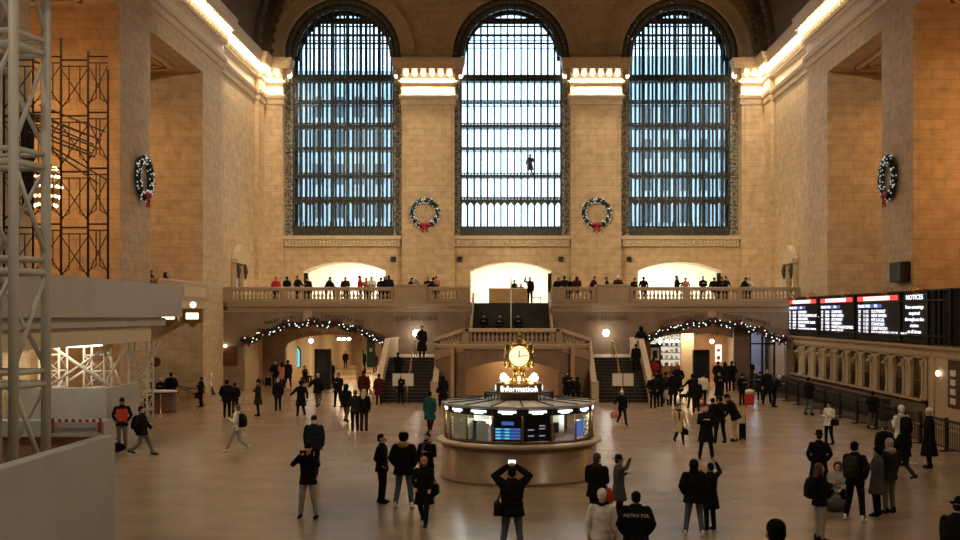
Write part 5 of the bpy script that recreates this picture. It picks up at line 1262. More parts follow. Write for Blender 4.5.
def accessory(a, M, q, label, ang):
    k, c_, txt = a; T = q['T']; m = MB(); e3 = M.to_euler()
    def fin(mb_, name, mm, cat, p):
        o = mb_.build(name, mm, None); o.matrix_world = M @ Matrix.Translation(p); tag(o, txt, cat); return o
    if k == 'phone':
        p = (q['aL'][2]+q['aR'][2])/2 if (q['aL'][2]-q['aR'][2]).length < .45 else q['aR'][2]
        d = V(0, -.07, .08); m.box(-.08, .08, -.005, .005, -.04, .04); o = fin(m, 'phone', BLACK, 'phone', p+d)
        m = MB(); m.box(-.072, .072, .005, .008, -.034, .034); m.build('screen', WHITEL if c_ == 'w' else SCRK, o)
    elif k == 'backpack':
        m.loft([[V(x*w_, y, z) for x, y in ((-1, 0), (1, 0), (.85, .16*g), (-.85, .16*g))] for z, w_, g in ((-.24, .12, .9), (-.20, .155, 1.1), (0, .16, 1.2), (.18, .14, .9), (.24, .09, .4))])
        o = fin(m, 'backpack', CLO[c_], 'backpack', T @ V(0, .14, 1.20))
        m = MB(); m.box(-.11, .11, .16, .21, -.2, -.02); m.build('pocket', CLO[c_], o, bevel=.02)
        for s_ in (-1, 1): m = MB(); m.tube([V(s_*.10, .02, .2), V(s_*.13, -.10, .27), V(s_*.14, -.29, .1), V(s_*.15, -.18, -.2), V(s_*.12, .02, -.22)], .014, 6); m.build('strap', CLO[c_], o)
    elif k == 'frontpack':
        o = fin(m.ell((0, 0, 0), .14, .07, .17, 12, 8), 'chest_bag', CLO[c_], 'bag', T @ V(0, -.22, 1.15))
    elif k in ('handbag', 'tote'):
        s_ = 1 if k == 'handbag' else -1; p = q['aL' if s_ > 0 else 'aR'][2]+V(0, 0, -.08); g = 1.0 if k == 'handbag' else 1.35
        m.loft([[V(x*w_*g, y*t_*g, z*g-.30*g) for x, y in ((-1, -1), (1, -1), (1, 1), (-1, 1))] for z, w_, t_ in ((-.14, .06, .14), (-.12, .065, .17), (.05, .06, .165), (.12, .03, .13))])
        o = fin(m, 'handbag' if s_ > 0 else 'shopping_bag', CLO[c_], 'bag', p)
        m = MB(); m.tube([V(0, -.08*g, -.19*g), V(0, -.06, -.05), V(0, 0, 0), V(0, .06, -.05), V(0, .08*g, -.19*g)], .010, 6); m.build('handle', CLO[c_], o)
    elif k == 'shoulder':
        m.loft([[V(y*t_, x*w_, z) for x, y in ((-1, -1), (1, -1), (1, 1), (-1, 1))] for z, w_, t_ in ((-.15, .15, .06), (-.12, .18, .07), (.06, .165, .065), (.12, .13, .03))])
        o = fin(m, 'shoulder_bag', CLO[c_], 'bag', V(.29, .03, q['hz']+.02))
        m = MB(); m.tube([V(0, -.10, .10), V(-.1, -.10, .38), V(-.22, -.02, .58), V(-.10, .10, .38), V(0, .10, .10)], .012, 6); m.build('strap', CLO[c_], o)
    elif k == 'suitcase':
        o = fin(m.box(-.19, .19, -.12, .12, .06, .60), 'suitcase', CLO[c_], 'suitcase', V(-.42, .28, 0)); b_ = o.modifiers.new('b', 'BEVEL'); b_.width = .03; b_.segments = 2
        m = MB()
        for s_ in (-.13, .13): m.tube([(s_, .10, .58), (s_, .10, .98)], .010, 6)
        m.tube([(-.13, .10, .98), (.13, .10, .98)], .014, 6); m.build('handle', DARK, o)
        for s_ in (-.15, .15):
            for t_ in (-.09, .09): m = MB(); m.tube([(s_-.02, t_, .032), (s_+.02, t_, .032)], .032, 10); m.build('wheel', BLACK, o)
    elif k == 'scarf':
        o = fin(MB().tube([T @ V(.10*math.cos(t), .01+.095*math.sin(t), 1.49+.015*math.sin(3*t)) for t in [2*PI*i/12 for i in range(13)]], .034, 8), 'scarf', CLO[c_], 'scarf', V(0, 0, 0))
        m = MB(); m.tube([T @ V(-.03, -.10, 1.47), T @ V(-.05, -.18, 1.3), T @ V(-.04, -.18, 1.08)], [.04, .045, .035], 8, True, asp=.5); m.build('scarf_end', CLO[c_], o)
def fl(px, foot, head, *a, **k):        # person standing on the concourse floor, from feet and head rows
    D = CZ*F/(foot-VY); h = k.pop('h', None) or min(1.92, max(1.5, (foot-head)*D/F))
    return person(XW(px, D), D, 0, *a[:1], h, *a[1:], **k)
def flD(px, D, h, *a, **k): return person(XW(px, D), D, 0, *a[:1], h, *a[1:], **k)
exec_people = True
G1 = 'people crossing the concourse'
# --- nearest people
fl(308, 518, 443, 350, 'apart', 'ee', 'jacket', 'k', 'l', 'beanie', 'k', 'person in black jacket and grey trousers holding a phone up to photograph', acc=[('phone', 'k', 'dark phone held up by the person in grey trousers')])
fl(314, 475, 415, 5, 'walk', 'db', 'puffy', 'n', 'k', 'beanie', 'k', 'person in bulky navy jacket and white mask, just behind the photographer', mask='w')
fl(382, 503, 434, 78, 'stand', 'pp', 'jacket', 'k', 'k', 'hair', 'k', 'person in black in profile with hands in pockets, one of the group of four')
fl(404, 508, 432, 170, 'apart', 'pp', 'puffy', 'k', 'j', 'curly', 'k', 'person seen from behind in black jacket, beige hood and white shoes', hood='y', shoe='w')
fl(427, 497, 433, 340, 'apart', 'hp', 'jacket', 'k', 'k', 'bun', 'k', 'person in black jacket and grey scarf facing the one with white shoes', mask='k', acc=[('scarf', 'g', 'grey scarf on the person facing the one with white shoes')])
fl(424, 525, 456, 352, 'walk', 'wp', 'coat', 'k', 'k', 'beanie', 'p', 'person in black coat and pinkish beanie walking towards the viewer with black bag', mask='g', acc=[('shoulder', 'k', 'black shoulder bag on the person in the pinkish beanie')])
flD(512, 22, 1.78, 180, 'apart', 'uu', 'puffy', 'k', 'j', 'hair', 'k', 'person seen from behind raising both arms to photograph the clock, jeans and black jacket', acc=[('phone', 'w', 'glowing phone held overhead in front of the round booth'), ('shoulder', 'k', 'black bag at the hip of the person photographing the clock')])
flD(597, 24.4, 1.72, 150, 'stand', 'hh', 'puffy', 'k', 'k', 'beanie', 'g', 'person in big black fur-collared puffer jacket with red bag', hood='m', acc=[('tote', 'r', 'red shopping bag hanging beside the person in fur-collared puffer jacket')])
fl(619, 521, 456, 100, 'stand', 'hr', 'coat', 'g', 'k', 'hat', 'k', 'person in grey flared coat and dark hat with one hand raised beside the fur-collared jacket')
flD(602, 19.8, 1.66, 172, 'stand', 'dd', 'jacket', 'w', 'l', 'beanie', 'w', 'person in cream hat and white jacket seen from behind at the bottom edge', acc=[('scarf', 'k', 'black scarf showing below the cream hat at the bottom edge')])
r_ = flD(636, 19.4, 1.70, 176, 'apart', 'pp', 'puffy', 'k', 'k', 'hair', 'k', 'broad person in black uniform jacket with white lettering across the back')
tx = text_mesh([('METRO POL', .085, Matrix.Translation((0, .212, 1.30)) @ Matrix.Rotation(PI, 4, 'Z') @ Matrix.Rotation(PI/2, 4, 'X') @ Matrix.Rotation(math.radians(0), 4, 'Z'), 'CENTER')], 'back_lettering', PAPER, .004)
part('back_lettering', tx, r_)
fl(694, 536, 460, 176, 'apart', 'pp', 'puffy', 'k', 'j', 'hood', 'k', 'person in black hooded jacket and jeans seen from behind with white-soled shoes', shoe='w')
fl(710, 530, 464, 205, 'stand', 'er', 'coat', 'k', 'k', 'hair', 'k', 'person in black coat half hidden by the hooded one, hand lifted to the head')
fl(706, 459, 404, 355, 'apart', 'hh', 'coat', 'k', 'k', 'hair', 'k', 'person in black coat and pale mask facing the viewer near the tan coat', mask='l')
fl(679, 444, 404, 10, 'walk', 'wd', 'coat', 'c', 'k', 'hair', 'k', 'person in open tan coat and dark scarf walking towards the viewer', acc=[('scarf', 'k', 'long dark scarf hanging down the tan coat'), ('handbag', 'k', 'black handbag carried by the person in the tan coat')])
fl(622, 425, 390, 20, 'walk', 'do', 'jacket', 'k', 'k', 'pompom', 'w', 'person in white bobble hat walking with a pink red bag', mask='l', acc=[('tote', 'p', 'pink red shopping bag swung by the person in the bobble hat')])
fl(720, 443, 396, 195, 'apart', 'hp', 'jacket', 'k', 'k', 'hair', 'k', 'tall person in black jacket with back turned, next to the black suitcase')
fl(713, 440, 398, 150, 'stand', 'pp', 'coat', 'k', 'k', 'hair', 'k', 'person in black coat huddled close behind the tall one by the black suitcase')
fl(735, 441, 393, 260, 'stand', 'hc', 'puffy', 'k', 'c', 'beanie', 'k', 'person in black jacket and beige trousers bending over the black suitcase', lean=24, acc=[('suitcase', 'k', 'black rolling suitcase beside the huddle on the open floor')])
fl(829, 444, 402, 300, 'apart', 'hc', 'puffy', 'w', 'k', 'hair', 'k', 'person in cream puffer jacket and black leggings looking at a phone on the open floor', skin='b', acc=[('shoulder', 'k', 'black bag worn over the cream puffer jacket')])
fl(809, 415, 377, 120, 'apart', 'dh', 'puffy', 'k', 'j', 'hair', 'k', 'person in black jacket with pale strap standing at the barriers nearer the far end')
fl(873, 429, 391, 150, 'apart', 'hp', 'puffy', 'k', 'j', 'hair', 'k', 'person in black jacket and blue jeans leaning at the barriers, back turned', lean=0)
fl(901, 466, 403, 200, 'stand', 'hp', 'jacket', 'w', 'k', 'beanie', 'w', 'person in white and black patterned jacket and white hat in the queue', acc=[('backpack', 'k', 'black backpack on the white and black patterned jacket')])
fl(904, 481, 424, 215, 'walk', 'wd', 'puffy', 'k', 'm', 'hood', 'k', 'person in black hooded jacket walking towards the barriers beside the patterned jacket')
fl(884, 478, 424, 190, 'stand', 'pp', 'puffy', 'k', 'k', 'beanie', 'g', 'person in black with grey hat behind the grey coat')
fl(929, 468, 408, 255, 'stand', 'hh', 'long', 'k', 'k', 'beanie', 'w', 'person in long black coat and white hat alone near the bend of the barriers', acc=[('phone', 'k', 'dark phone held by the person in the long black coat')])
fl(877, 516, 446, 235, 'stand', 'hh', 'coat', 'g', 'k', 'curly', 'k', 'person in grey knee-length coat reading a phone, back half turned', acc=[('phone', 'k', 'dark phone held by the person in the grey knee-length coat')])
fl(889, 513, 439, 205, 'stand', 'hh', 'jacket', 'm', 'e', 'beanie', 'l', 'person in pale grey beanie and brown jacket behind the grey coat', hood='l')
fl(855, 521, 441, 140, 'apart', 'hp', 'jacket', 'k', 'k', 'hair', 'k', 'tall person in black with dark backpack and white shoes facing the seated one', shoe='w', acc=[('backpack', 'm', 'dark backpack on the tall person with white shoes')])
flD(819, 28.9, 1.74, 175, 'stand', 'pp', 'long', 'k', 'k', 'hat', 'k', 'person in black coat and tall dark hat seen from behind above the group with bags')
fl(820, 541, 463, 100, 'stand', 'hh', 'jacket', 'k', 'l', 'long', 'b', 'person with brown hair, black jacket and grey trousers at the edge of the group', acc=[('backpack', 'k', 'black backpack on the brown-haired person in grey trousers')])
fl(838, 506, 462, 330, 'squat', 'lh', 'puffy', 'l', 'k', 'hood', 'g', 'crouching person in pale grey jacket in the middle of the group with bags', h=1.7)
flD(950, 18.0, 1.80, 130, 'stand', 'hh', 'coat', 'k', 'k', 'hat', 'k', 'person in black hood and hat cut off by the picture edge at the bottom corner', lean=24)
for px, py, D, lb, c_ in ((116, 452, 0, 'black holdall on the floor at the feet of the man in the orange vest', 'k'), (836, 512, 0, 'dark grey holdall on the floor in the middle of the group with bags', 'g')):
    D = CZ*F/(py-VY); m = MB(); m.ell((0, 0, .17), .34, .17, .17, 14, 8); o = m.build('holdall', CLO[c_], None, (XW(px, D), D, 0)); tag(o, lb, 'bag')
    m = MB(); m.tube([(-.14, 0, .32), (-.08, 0, .45), (.08, 0, .45), (.14, 0, .32)], .014, 6); m.build('handle', CLO[c_], o)
# person on the lower steps close to the viewer, only the head in the picture
flD(775, 10.4, 1.84, 185, 'stand', 'dd', 'coat', 'k', 'k', 'hair', 'k', 'lone dark-haired head at the bottom edge, closest person to the viewer')
PLIST[-1].location.z = 1.03
m = MB(); [m.box(-6, 9, 12.6-.30*(i+1), 12.6-.30*i, 0, (i+1)*.172) for i in range(6)]; m.box(-6, 9, -2, 10.8, 0, 1.032)
tag(m.build('entrance_steps', STEP, bevel=.01), 'dark steps below the viewer where the closest person stands', 'steps')
# --- construction side
fl(122, 449, 398, 15, 'stand', 'pp', 'jacket', 'k', 'e', 'beanie', 'k', 'man in orange safety vest leaning at the corner of the white hoarding', skin='c')
m = MB(); T0 = pose('stand', 'p', 'p', 0)['T']; m.loft([ring(T0, z, rx, ry) for z, rx, ry in ((.95, .19, .15), (1.1, .188, .15), (1.25, .205, .157), (1.38, .205, .14))], cap=False); v_ = m.build('safety_vest', CLO['o'], PLIST[-1])
fl(142, 456, 404, 100, 'stride', 'wb', 'puffy', 'k', 'e', 'hair', 'k', 'person in black jacket striding past the white hoarding with a backpack', acc=[('backpack', 'k', 'black backpack on the person striding past the hoarding')])
person(XW(159, 55.6), 55.9, 0, 0, 1.62, 'stand', 'hh', 'jacket', 'k', 'k', 'cap', 'w', 'seated-looking attendant in white cap behind the red wood help desk')
person(XW(149, 56.8), 56.8, 0, 30, 1.60, 'stand', 'hh', 'jacket', 'n', 'k', 'hair', 'k', 'attendant in dark blue behind the hoarding end of the help desk')
person(XW(171, 57.5), 57.5, 0, 200, 1.78, 'stand', 'pp', 'puffy', 'k', 'k', 'cap', 'k', 'person in black cap and jacket behind the help desk, back turned')
fl(201, 407, 377, 260, 'stand', 'hc', 'jacket', 'k', 'k', 'hair', 'k', 'person in black with dark red bag between the brass queue posts', acc=[('tote', 'd', 'dark red bag carried between the brass queue posts')])
fl(209, 395, 366, 120, 'walk', 'hw', 'coat', 'w', 'k', 'hair', 'k', 'person in white coat at the wall past the brass queue posts')
fl(227, 418, 380, 185, 'stand', 'pp', 'puffy', 'k', 'k', 'hair', 'k', 'taller of the pair in black behind the white sweatshirt')
fl(235, 414, 383, 175, 'stand', 'pp', 'jacket', 'k', 'k', 'beanie', 'k', 'shorter of the pair in black behind the white sweatshirt')
fl(237, 452, 403, 262, 'stride', 'hb', 'shirt', 'w', 'l', 'hair', 'b', 'person in white sweatshirt and pale trousers walking with a black pack on the chest', acc=[('backpack', 'k', 'black pack strapped over the white sweatshirt')], shoe='w')
# --- middle distance, tracks side
fl(258, 416, 380, 285, 'stand', 'hh', 'coat', 'm', 'k', 'pompom', 'k', 'person in dark olive coat and tall hat looking at a phone', acc=[('phone', 'k', 'phone held by the person in the tall hat')])
fl(278, 411, 378, 0, 'stand', 'dd', 'puffy', 'k', 'k', 'hair', 'l', 'person in bulky black jacket and white mask facing the viewer, arms at sides', mask='w')
fl(301, 417, 380, 205, 'walk', 'ob', 'coat', 'k', 'k', 'curly', 'k', 'person with a big round head of black curls walking away in a black coat')
fl(318, 408, 373, 180, 'walk', 'ob', 'puffy', 'k', 'e', 'beanie', 'l', 'person in pale grey beanie and olive trousers walking away')
fl(338, 407, 373, 340, 'apart', 'hp', 'puffy', 'k', 'k', 'hair', 'k', 'person in black with pale mask at the head of the dense group', mask='l')
fl(346, 423, 384, 160, 'walk', 'hd', 'puffy', 'k', 'g', 'hood', 'k', 'person in black hood with a trolley handle in the dense group')
fl(355, 431, 390, 200, 'stand', 'hp', 'jacket', 'm', 'k', 'hair', 'b', 'brown-haired person in dark jacket beside the long fair hair')
fl(364, 431, 389, 170, 'stand', 'hd', 'jacket', 'k', 'm', 'long', 'c', 'person with long fair hair and black jacket seen from behind')
fl(364, 407, 370, 175, 'stand', 'dd', 'jacket', 'd', 'k', 'hair', 'k', 'person in dark red jacket with white bag in the dense group', acc=[('tote', 'w', 'white bag carried by the person in the dark red jacket')])
fl(379, 405, 374, 190, 'stand', 'dp', 'coat', 'd', 'k', 'beanie', 'd', 'person in dark maroon coat at the foot of the steps nearer the scaffolding')
fl(430, 432, 391, 172, 'walk', 'db', 'coat', 't', 'k', 'hair', 'k', 'person in teal coat walking away near the round booth')
fl(443, 407, 375, 200, 'walk', 'bd', 'coat', 'k', 'k', 'long', 'k', 'person in black with shoulder bag beside the newel next to the booth', acc=[('shoulder', 'k', 'black shoulder bag beside the newel next to the booth')])
fl(401, 404, 374, 355, 'stand', 'hd', 'jacket', 'k', 'k', 'hair', 'k', 'person in black before the single white notice sheet')
SH = lambda y: max(0, min(14, math.floor((y-60.3)/.33)+1))*ZS/14 if y < 64.9 else ZS
for px, D, lg, ar, o_, hd_, lb, ang, h_ in ((398, 62.2, 'stand', 'hp', 'jacket', 'hair', 'dark figure on the steps above the single white notice sheet', 180, 1.7), (422, 64.6, 'stand', 'dp', 'long', 'hair', 'tall dark figure in long coat at the top of the steps nearer the scaffolding', 10, 1.86),
        (641, 65.4, 'stand', 'lp', 'puffy', 'hood', 'bulky dark figure at the top of the steps beside the garland', 200, 1.8), (636, 63.2, 'walk', 'dd', 'coat', 'hair', 'dark figure climbing the steps by the outer parapet near the shops', 185, 1.7)):
    person(XW(px, D), D, SH(D), ang, h_, lg, ar, o_, 'k', 'k', hd_, 'k', lb)
for px, foot, head, ang, lg, ar, o_, oc, hd_, lb in ((275, 386.5, 361, 20, 'stand', 'dp', 'puffy', 'k', 'hair', 'person in black with suitcase in the garlanded vestibule'), (282, 387, 362, 190, 'stand', 'hd', 'coat', 'p', 'long', 'person in faded pink coat in the garlanded vestibule'),
        (288, 387, 360, 175, 'apart', 'hd', 'coat', 'k', 'hair', 'tall person in black coat beside the faded pink coat'), (331, 386, 361, 180, 'walk', 'wb', 'coat', 'k', 'hair', 'person in black walking close by the tall black kiosk'),
        (345.5, 369, 351, 0, 'stand', 'dd', 'jacket', 'k', 'hair', 'person in open black jacket in the middle of the long passage'), (335.5, 366, 349, 180, 'walk', 'db', 'coat', 'm', 'hair', 'person in brown coat far down the long passage'),
        (363, 373, 350, 160, 'apart', 'hd', 'jacket', 'k', 'hair', 'person in black at the far side of the passage near the pale column'), (375, 372, 353, 200, 'stand', 'dd', 'coat', 'd', 'hair', 'person in dark red at the end of the passage beside the banner')):
    fl(px, foot, head, ang, lg, ar, o_, oc, 'k', hd_, 'k', lb, acc=[('suitcase', 'k', 'black suitcase standing in the garlanded vestibule')] if px == 275 else ())
person(XW(305, 77.5), 77.5, 0, 60, 1.7, 'sit', 'hh', 'jacket', 'k', 'k', 'hair', 'k', 'person sitting on a low box beside the arched blue green display')
m = MB(); m.box(-.25, .25, -.2, .2, 0, .42); tag(m.build('low_box', WOODR, None, (XW(305, 77.5)-.05, 77.55, 0), bevel=.02), 'low dark box used as a seat beside the arched display', 'box')
# --- behind the booth
person(XW(550, 40), 40, 0, 350, 1.60, 'stand', 'hh', 'jacket', 'k', 'k', 'hair', 'k', 'person in black and white mask looking over the round booth roof', mask='w')
fl(567, 404, 372, 20, 'stand', 'hh', 'coat', 'k', 'k', 'long', 'k', 'person in black coat standing against the curved landing wall', mask='k')
fl(573, 405, 379, 60, 'stand', 'pp', 'puffy', 'k', 'k', 'hair', 'k', 'shorter dark figure beside the one against the curved landing wall')
fl(578, 406, 381, 100, 'stand', 'pp', 'puffy', 'k', 'k', 'hood', 'k', 'hooded dark figure at the newel behind the booth')
# --- shops side crowd
crowd = [(653, 408, 375, 10, 'stand', 'pp', 'puffy', 'k', 'hair', 'broad person in black at the foot of the steps nearer the shops'), (660, 407, 374, 200, 'stand', 'hp', 'puffy', 'k', 'hood', 'hooded person in black squeezed into the crowd by the steps'),
 (666, 404, 372, 170, 'stand', 'dd', 'jacket', 'd', 'hair', 'person in maroon jacket in the thick of the crowd by the shops'), (673, 406, 371, 185, 'stand', 'pp', 'coat', 'k', 'hair', 'tall person in black coat at the edge of the crowd by the shops'),
 (656, 398, 371, 40, 'stand', 'hh', 'jacket', 'k', 'beanie', 'person in black beanie in front of the framed poster'), (653.5, 387, 353, 180, 'stand', 'pp', 'jacket', 'o', 'beanie', 'person in bright orange red jacket under the framed poster'),
 (678, 398, 351, 175, 'stand', 'hp', 'long', 'k', 'beanie', 'tall person in black with orange red hat before the market stall'), (666, 391, 363, 10, 'stand', 'hh', 'jacket', 'y', 'hair', 'person in ochre jacket at the market stall counter'),
 (692, 408, 374, 190, 'apart', 'od', 'coat', 'k', 'hair', 'person in black coat walking beside the white jacket'), (696, 414, 378, 175, 'walk', 'dd', 'puffy', 'k', 'hood', 'hooded person in black in front of the white jacket'),
 (719, 402, 372, 5, 'stand', 'hh', 'long', 'k', 'hair', 'person in long black coat in front of the orange stone wall'), (718, 391, 361, 180, 'stand', 'pp', 'coat', 'k', 'hair', 'first of three dark figures standing before the lit poster'),
 (725, 392, 362, 175, 'stand', 'pp', 'coat', 'k', 'long', 'middle of three dark figures standing before the lit poster'), (731.5, 391, 361, 185, 'stand', 'pp', 'coat', 'k', 'hair', 'last of three dark figures standing before the lit poster'),
 (750, 388, 360, 350, 'stand', 'hh', 'puffy', 'k', 'hair', 'bulky dark figure at the glazed doors'), (767, 404, 364, 10, 'apart', 'dd', 'coat', 'k', 'hair', 'dark figure in coat at the end of the barrier row'),
 (760, 400, 372, 330, 'stand', 'hh', 'coat', 'n', 'beanie', 'person in dark blue in front of the glazed doors'), (742, 405, 374, 20, 'stand', 'hh', 'puffy', 'k', 'beanie', 'person in black standing with the bright red suitcase')]
for px, foot, head, ang, lg, ar, o_, oc, hd_, lb in crowd:
    fl(px, foot, head, ang, lg, ar, o_, oc, 'k', hd_, 'o' if 'orange red hat' in lb else 'k', lb)
fl(703, 406, 373, 160, 'stand', 'dd', 'shirt', 'w', 'k', 'hair', 'k', 'person in white jacket and black skirt near the second arch')
fl(774, 407, 374, 60, 'stand', 'hh', 'jacket', 'k', 'k', 'beanie', 'w', 'person in white hat bending at the first crowd barrier', lean=24)
person(XW(664, 84.8), 84.6, 0, 0, 1.7, 'stand', 'hh', 'shirt', 'w', 'k', 'cap', 'k', 'stallholder in white behind the lit market stall counter')
# red suitcase, dog, red bag, stroller
D = CZ*F/(406.5-VY); r = empty('suitcase', (XW(749.5, D), D, 0), label='bright red suitcase with white bundle on top near the glazed doors', cat='suitcase')
m = MB(); m.box(-.24, .24, -.13, .13, .06, .66); m.build('shell', RED, r, bevel=.04)
for sx in (-.18, .18): m = MB(); m.tube([(sx-.02, 0, .035), (sx+.02, 0, .035)], .035, 10); m.build('wheel', BLACK, r)
m = MB(); m.tube([(-.12, .12, .64), (-.12, .12, .98), (.12, .12, .98), (.12, .12, .64)], .012, 6); m.build('handle', DARK, r)
tag(MB().ell((0, 0, .12), .24, .15, .12, 12, 8).build('cloth_bundle', CLO['w'], None, (XW(749.5, D), D, .665)), 'white bundle lying on the bright red suitcase', 'bundle')
D = CZ*F/(405-VY); m = MB(); m.lathe([(.10, 0), (.2, .03), (.24, .25), (.2, .45), (.05, .5)], seg=14); o = m.build('round_bag', CLO['r'], None, (XW(700, D-1), D-1, 0)); tag(o, 'round red bag with white patch on the floor before the white jacket', 'bag'); MB().ell((0, -.2, .26), .12, .06, .12, 10, 6).build('white_patch', CLO['w'], o)
D = CZ*F/(402-VY); r = empty('dog', (XW(684, D), D, 0), .6, 'small dark dog standing on the floor near the tall black kiosk', 'dog')
m = MB(); m.tube([(0, .22, .34), (0, .05, .36), (0, -.16, .36), (0, -.24, .46), (0, -.30, .54)], [.07, .09, .10, .06, .05], 10, True); m.tube([(0, -.30, .54), (0, -.40, .52), (0, -.46, .50)], [.065, .045, .028], 8, True)
for sx in (-.06, .06):
    m.tube([(sx, .20, .34), (sx, .17, .22), (sx, .26, .13), (sx, .22, .02)], [.055, .04, .022, .02], 8, True); m.tube([(sx, -.14, .34), (sx, -.15, .18), (sx, -.16, .02)], [.045, .028, .02], 8, True); m.ell((sx*.8, -.30, .60), .022, .02, .05, 6, 5)
m.tube([(0, .26, .38), (0, .36, .46), (0, .38, .56)], [.03, .02, .012], 6, True)
me = remeshed(('dog',), lambda: m, .012, [CLO['k']]); part('body', me, r); m = MB(); m.tube([(-.05, -.235, .44), (.05, -.235, .44)], .03, 8); m.build('collar', CLO['r'], r)
D = CZ*F/(404-VY); r = empty('stroller', (XW(668, D-.6), D-.6, 0), .5, 'low white and grey stroller in the crowd by the steps', 'stroller')
m = MB(); m.loft([[V(x*.2, -.3, .32), V(x*.2, .1, .30), V(x*.2, .3, .72), V(x*.2, .1, .8)] for x in (-1, 1)], True, False); m.build('seat', CLO['l'], r)
for sx in (-.23, .23):
    for y in (-.3, .28): m = MB(); m.tube([(sx-.02, y, .09), (sx+.02, y, .09)], .09, 12); m.build('wheel', BLACK, r)
    m = MB(); m.tube([(sx, -.3, .1), (sx, .1, .5), (sx, .42, .98)], .014, 6); m.tube([(sx, .28, .1), (sx, .0, .4)], .014, 6); m.build('frame', DARK, r)
# --- on the central steps, in the doorway, in the window
ZU = lambda y: ZL+(math.floor((y-68.6)/.315)+1)*(5.6-ZL)/15
for px, lb, oc in ((484, 'dark figure sitting on the central steps nearest the scaffolding side', 'k'), (500, 'middle of three dark figures sitting on the central steps', 'm'), (518, 'broad dark figure sitting on the central steps past the white post', 'n')):
    y = 69.75; person(XW(px, y), y, 4.05-.46, random.uniform(-15, 15), 1.75, 'sit', 'hh', 'puffy', oc, 'k', 'beanie', oc, lb, group='people sitting on the central steps')
person(XW(530, 75.5), 75.5, 5.6, 10, 1.80, 'stand', 'dr', 'jacket', 'k', 'k', 'hair', 'k', 'person in black raising an arm beside the long pale desk')
person(XW(514.5, 78), 78, 5.6, 30, 1.68, 'stand', 'hh', 'jacket', 'k', 'k', 'cap', 'd', 'attendant in black behind the long pale desk')
person(XW(521, 78.2), 78.2, 5.6, 340, 1.45, 'stand', 'hh', 'jacket', 'r', 'k', 'hair', 'b', 'short person in red behind the long pale desk')
person(XW(530, 82.2), 82.2, ZW(170.5, 82.2)-.6+.05, 200, 1.75, 'walk', 'wb', 'coat', 'k', 'k', 'hair', 'k', 'dark silhouette walking inside the middle arched window')
PLIST[-1].location.z = 15.11
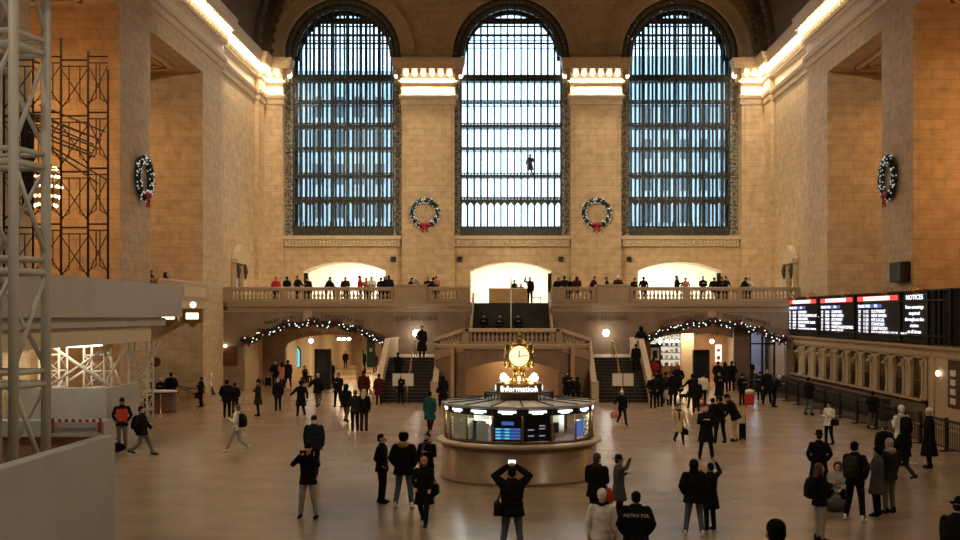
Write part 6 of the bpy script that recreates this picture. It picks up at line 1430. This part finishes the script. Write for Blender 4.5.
# --- along the balcony rail
rail = [(276, 'r', 'pompom', 'r', 20, 0, 'person in red and white hat at the scaffolding end of the rail'), (287, 'k', 'hair', 'k', 200, 0, 'dark-haired figure just past the red and white hat at the rail'), (298, 'k', 'hair', 'k', 60, 0, 'figure in black and white beside the door edge at the rail'),
 (310, 'k', 'hair', 'k', 330, 24, 'slim dark figure bending in the bright doorway edge'), (326, 'k', 'hair', 'k', 90, 24, 'low dark figure bending at the rail in the bright doorway'), (334, 'k', 'hair', 'k', 280, 24, 'big dark figure leaning over in the middle of the bright doorway'), (346, 'm', 'hair', 'b', 0, 24, 'small brownish figure leaning low on the rail'),
 (360, 'r', 'hair', 'k', 100, 0, 'person in red with black hair standing at the doorway rail'), (366, 'p', 'hair', 'b', 10, 24, 'person in pink leaning beside the one in red'), (372, 'w', 'beanie', 'l', 0, 24, 'person in white leaning low next to the pink one'), (381, 'k', 'hair', 'k', 190, 0, 'dark figure at the end of the bright doorway rail'),
 (385, 'k', 'hood', 'k', 20, 0, 'hooded dark figure in the close trio before the stone block'), (389, 'n', 'hair', 'k', 170, 0, 'dark blue figure in the close trio before the stone block'), (408, 'k', 'hair', 'k', 100, 24, 'dark figure leaning on the marble block under the wreath'), (415, 'l', 'pompom', 'w', 20, 24, 'person in white bobble hat on the marble block'),
 (428, 'k', 'hair', 'k', 10, 0, 'dark figure at the short balustrade past the marble block'), (433, 'n', 'hair', 'k', 180, 24, 'dark blue figure leaning at the short balustrade'), (437, 'p', 'hair', 'k', 350, 24, 'small figure in pink at the short balustrade'),
 (557, 'n', 'hair', 'k', 20, 24, 'dark blue figure leaning at the rail just past the central steps'), (564.5, 'n', 'hair', 'k', 180, 0, 'taller dark blue figure at the rail just past the central steps'), (570.5, 'k', 'hair', 'k', 0, 0, 'dark figure between the tall blue one and the maroon one'), (577, 'd', 'long', 'd', 170, 0, 'person in maroon with long reddish hair at the rail'),
 (591, 'd', 'hair', 'd', 60, 24, 'person in dark red leaning before the marble block by the board'), (607, 'k', 'hair', 'k', 90, 0, 'dark figure on the marble block holding white papers'), (618, 'd', 'pompom', 'w', 10, 0, 'person in white hat and dark red on the marble block'), (633, 'k', 'hair', 'k', 20, 24, 'dark low figure at the rail past the marble block'),
 (643.5, 'k', 'hair', 'k', 185, 0, 'tall dark figure at the near edge of the doorway by the board'), (677, 'k', 'hair', 'k', 80, 0, 'dark figure in profile in the bright doorway by the board'), (685, 'p', 'hair', 'b', 0, 24, 'small pink figure leaning in the bright doorway by the board'), (703, 'k', 'hair', 'k', 0, 0, 'dark figure with open white collar in the bright doorway'),
 (714, 'k', 'hair', 'k', 190, 0, 'broad dark figure at the far edge of the doorway by the board'), (719, 'k', 'hood', 'k', 20, 24, 'hooded figure leaning beside the broad one'), (725, 'm', 'hair', 'd', 0, 24, 'brown-clad figure leaning past the doorway edge'), (742, 'k', 'beanie', 'k', 100, 24, 'dark figure leaning at the rail above the ticket machines lettering'),
 (748, 'w', 'beanie', 'l', 0, 24, 'person in white leaning above the ticket machines lettering')]
for i, (px, oc, hd_, hc, ang, ln, lb) in enumerate(rail):
    D = 70.75+(i % 3)*.3; person(XW(px, D), D, 5.6, ang, 1.62+(i*7 % 5)*.03, 'stand', 'hh' if i % 2 else 'lp', 'jacket' if i % 3 else 'puffy', oc, 'k', hd_, hc, lb, lean=ln if abs((ang+90) % 180-90) > 0 or True else 0, group=None)
for y, h_, lb in ((58.3, 1.5, 'dark figure sitting at the side gallery parapet near the lantern'), (55.9, 1.5, 'dark figure at the side gallery just above the work deck end')):
    person(XL-.3, y, 5.55, 80, h_, 'stand', 'hh', 'puffy', 'k', 'k', 'hood', 'k', lb)
flush()
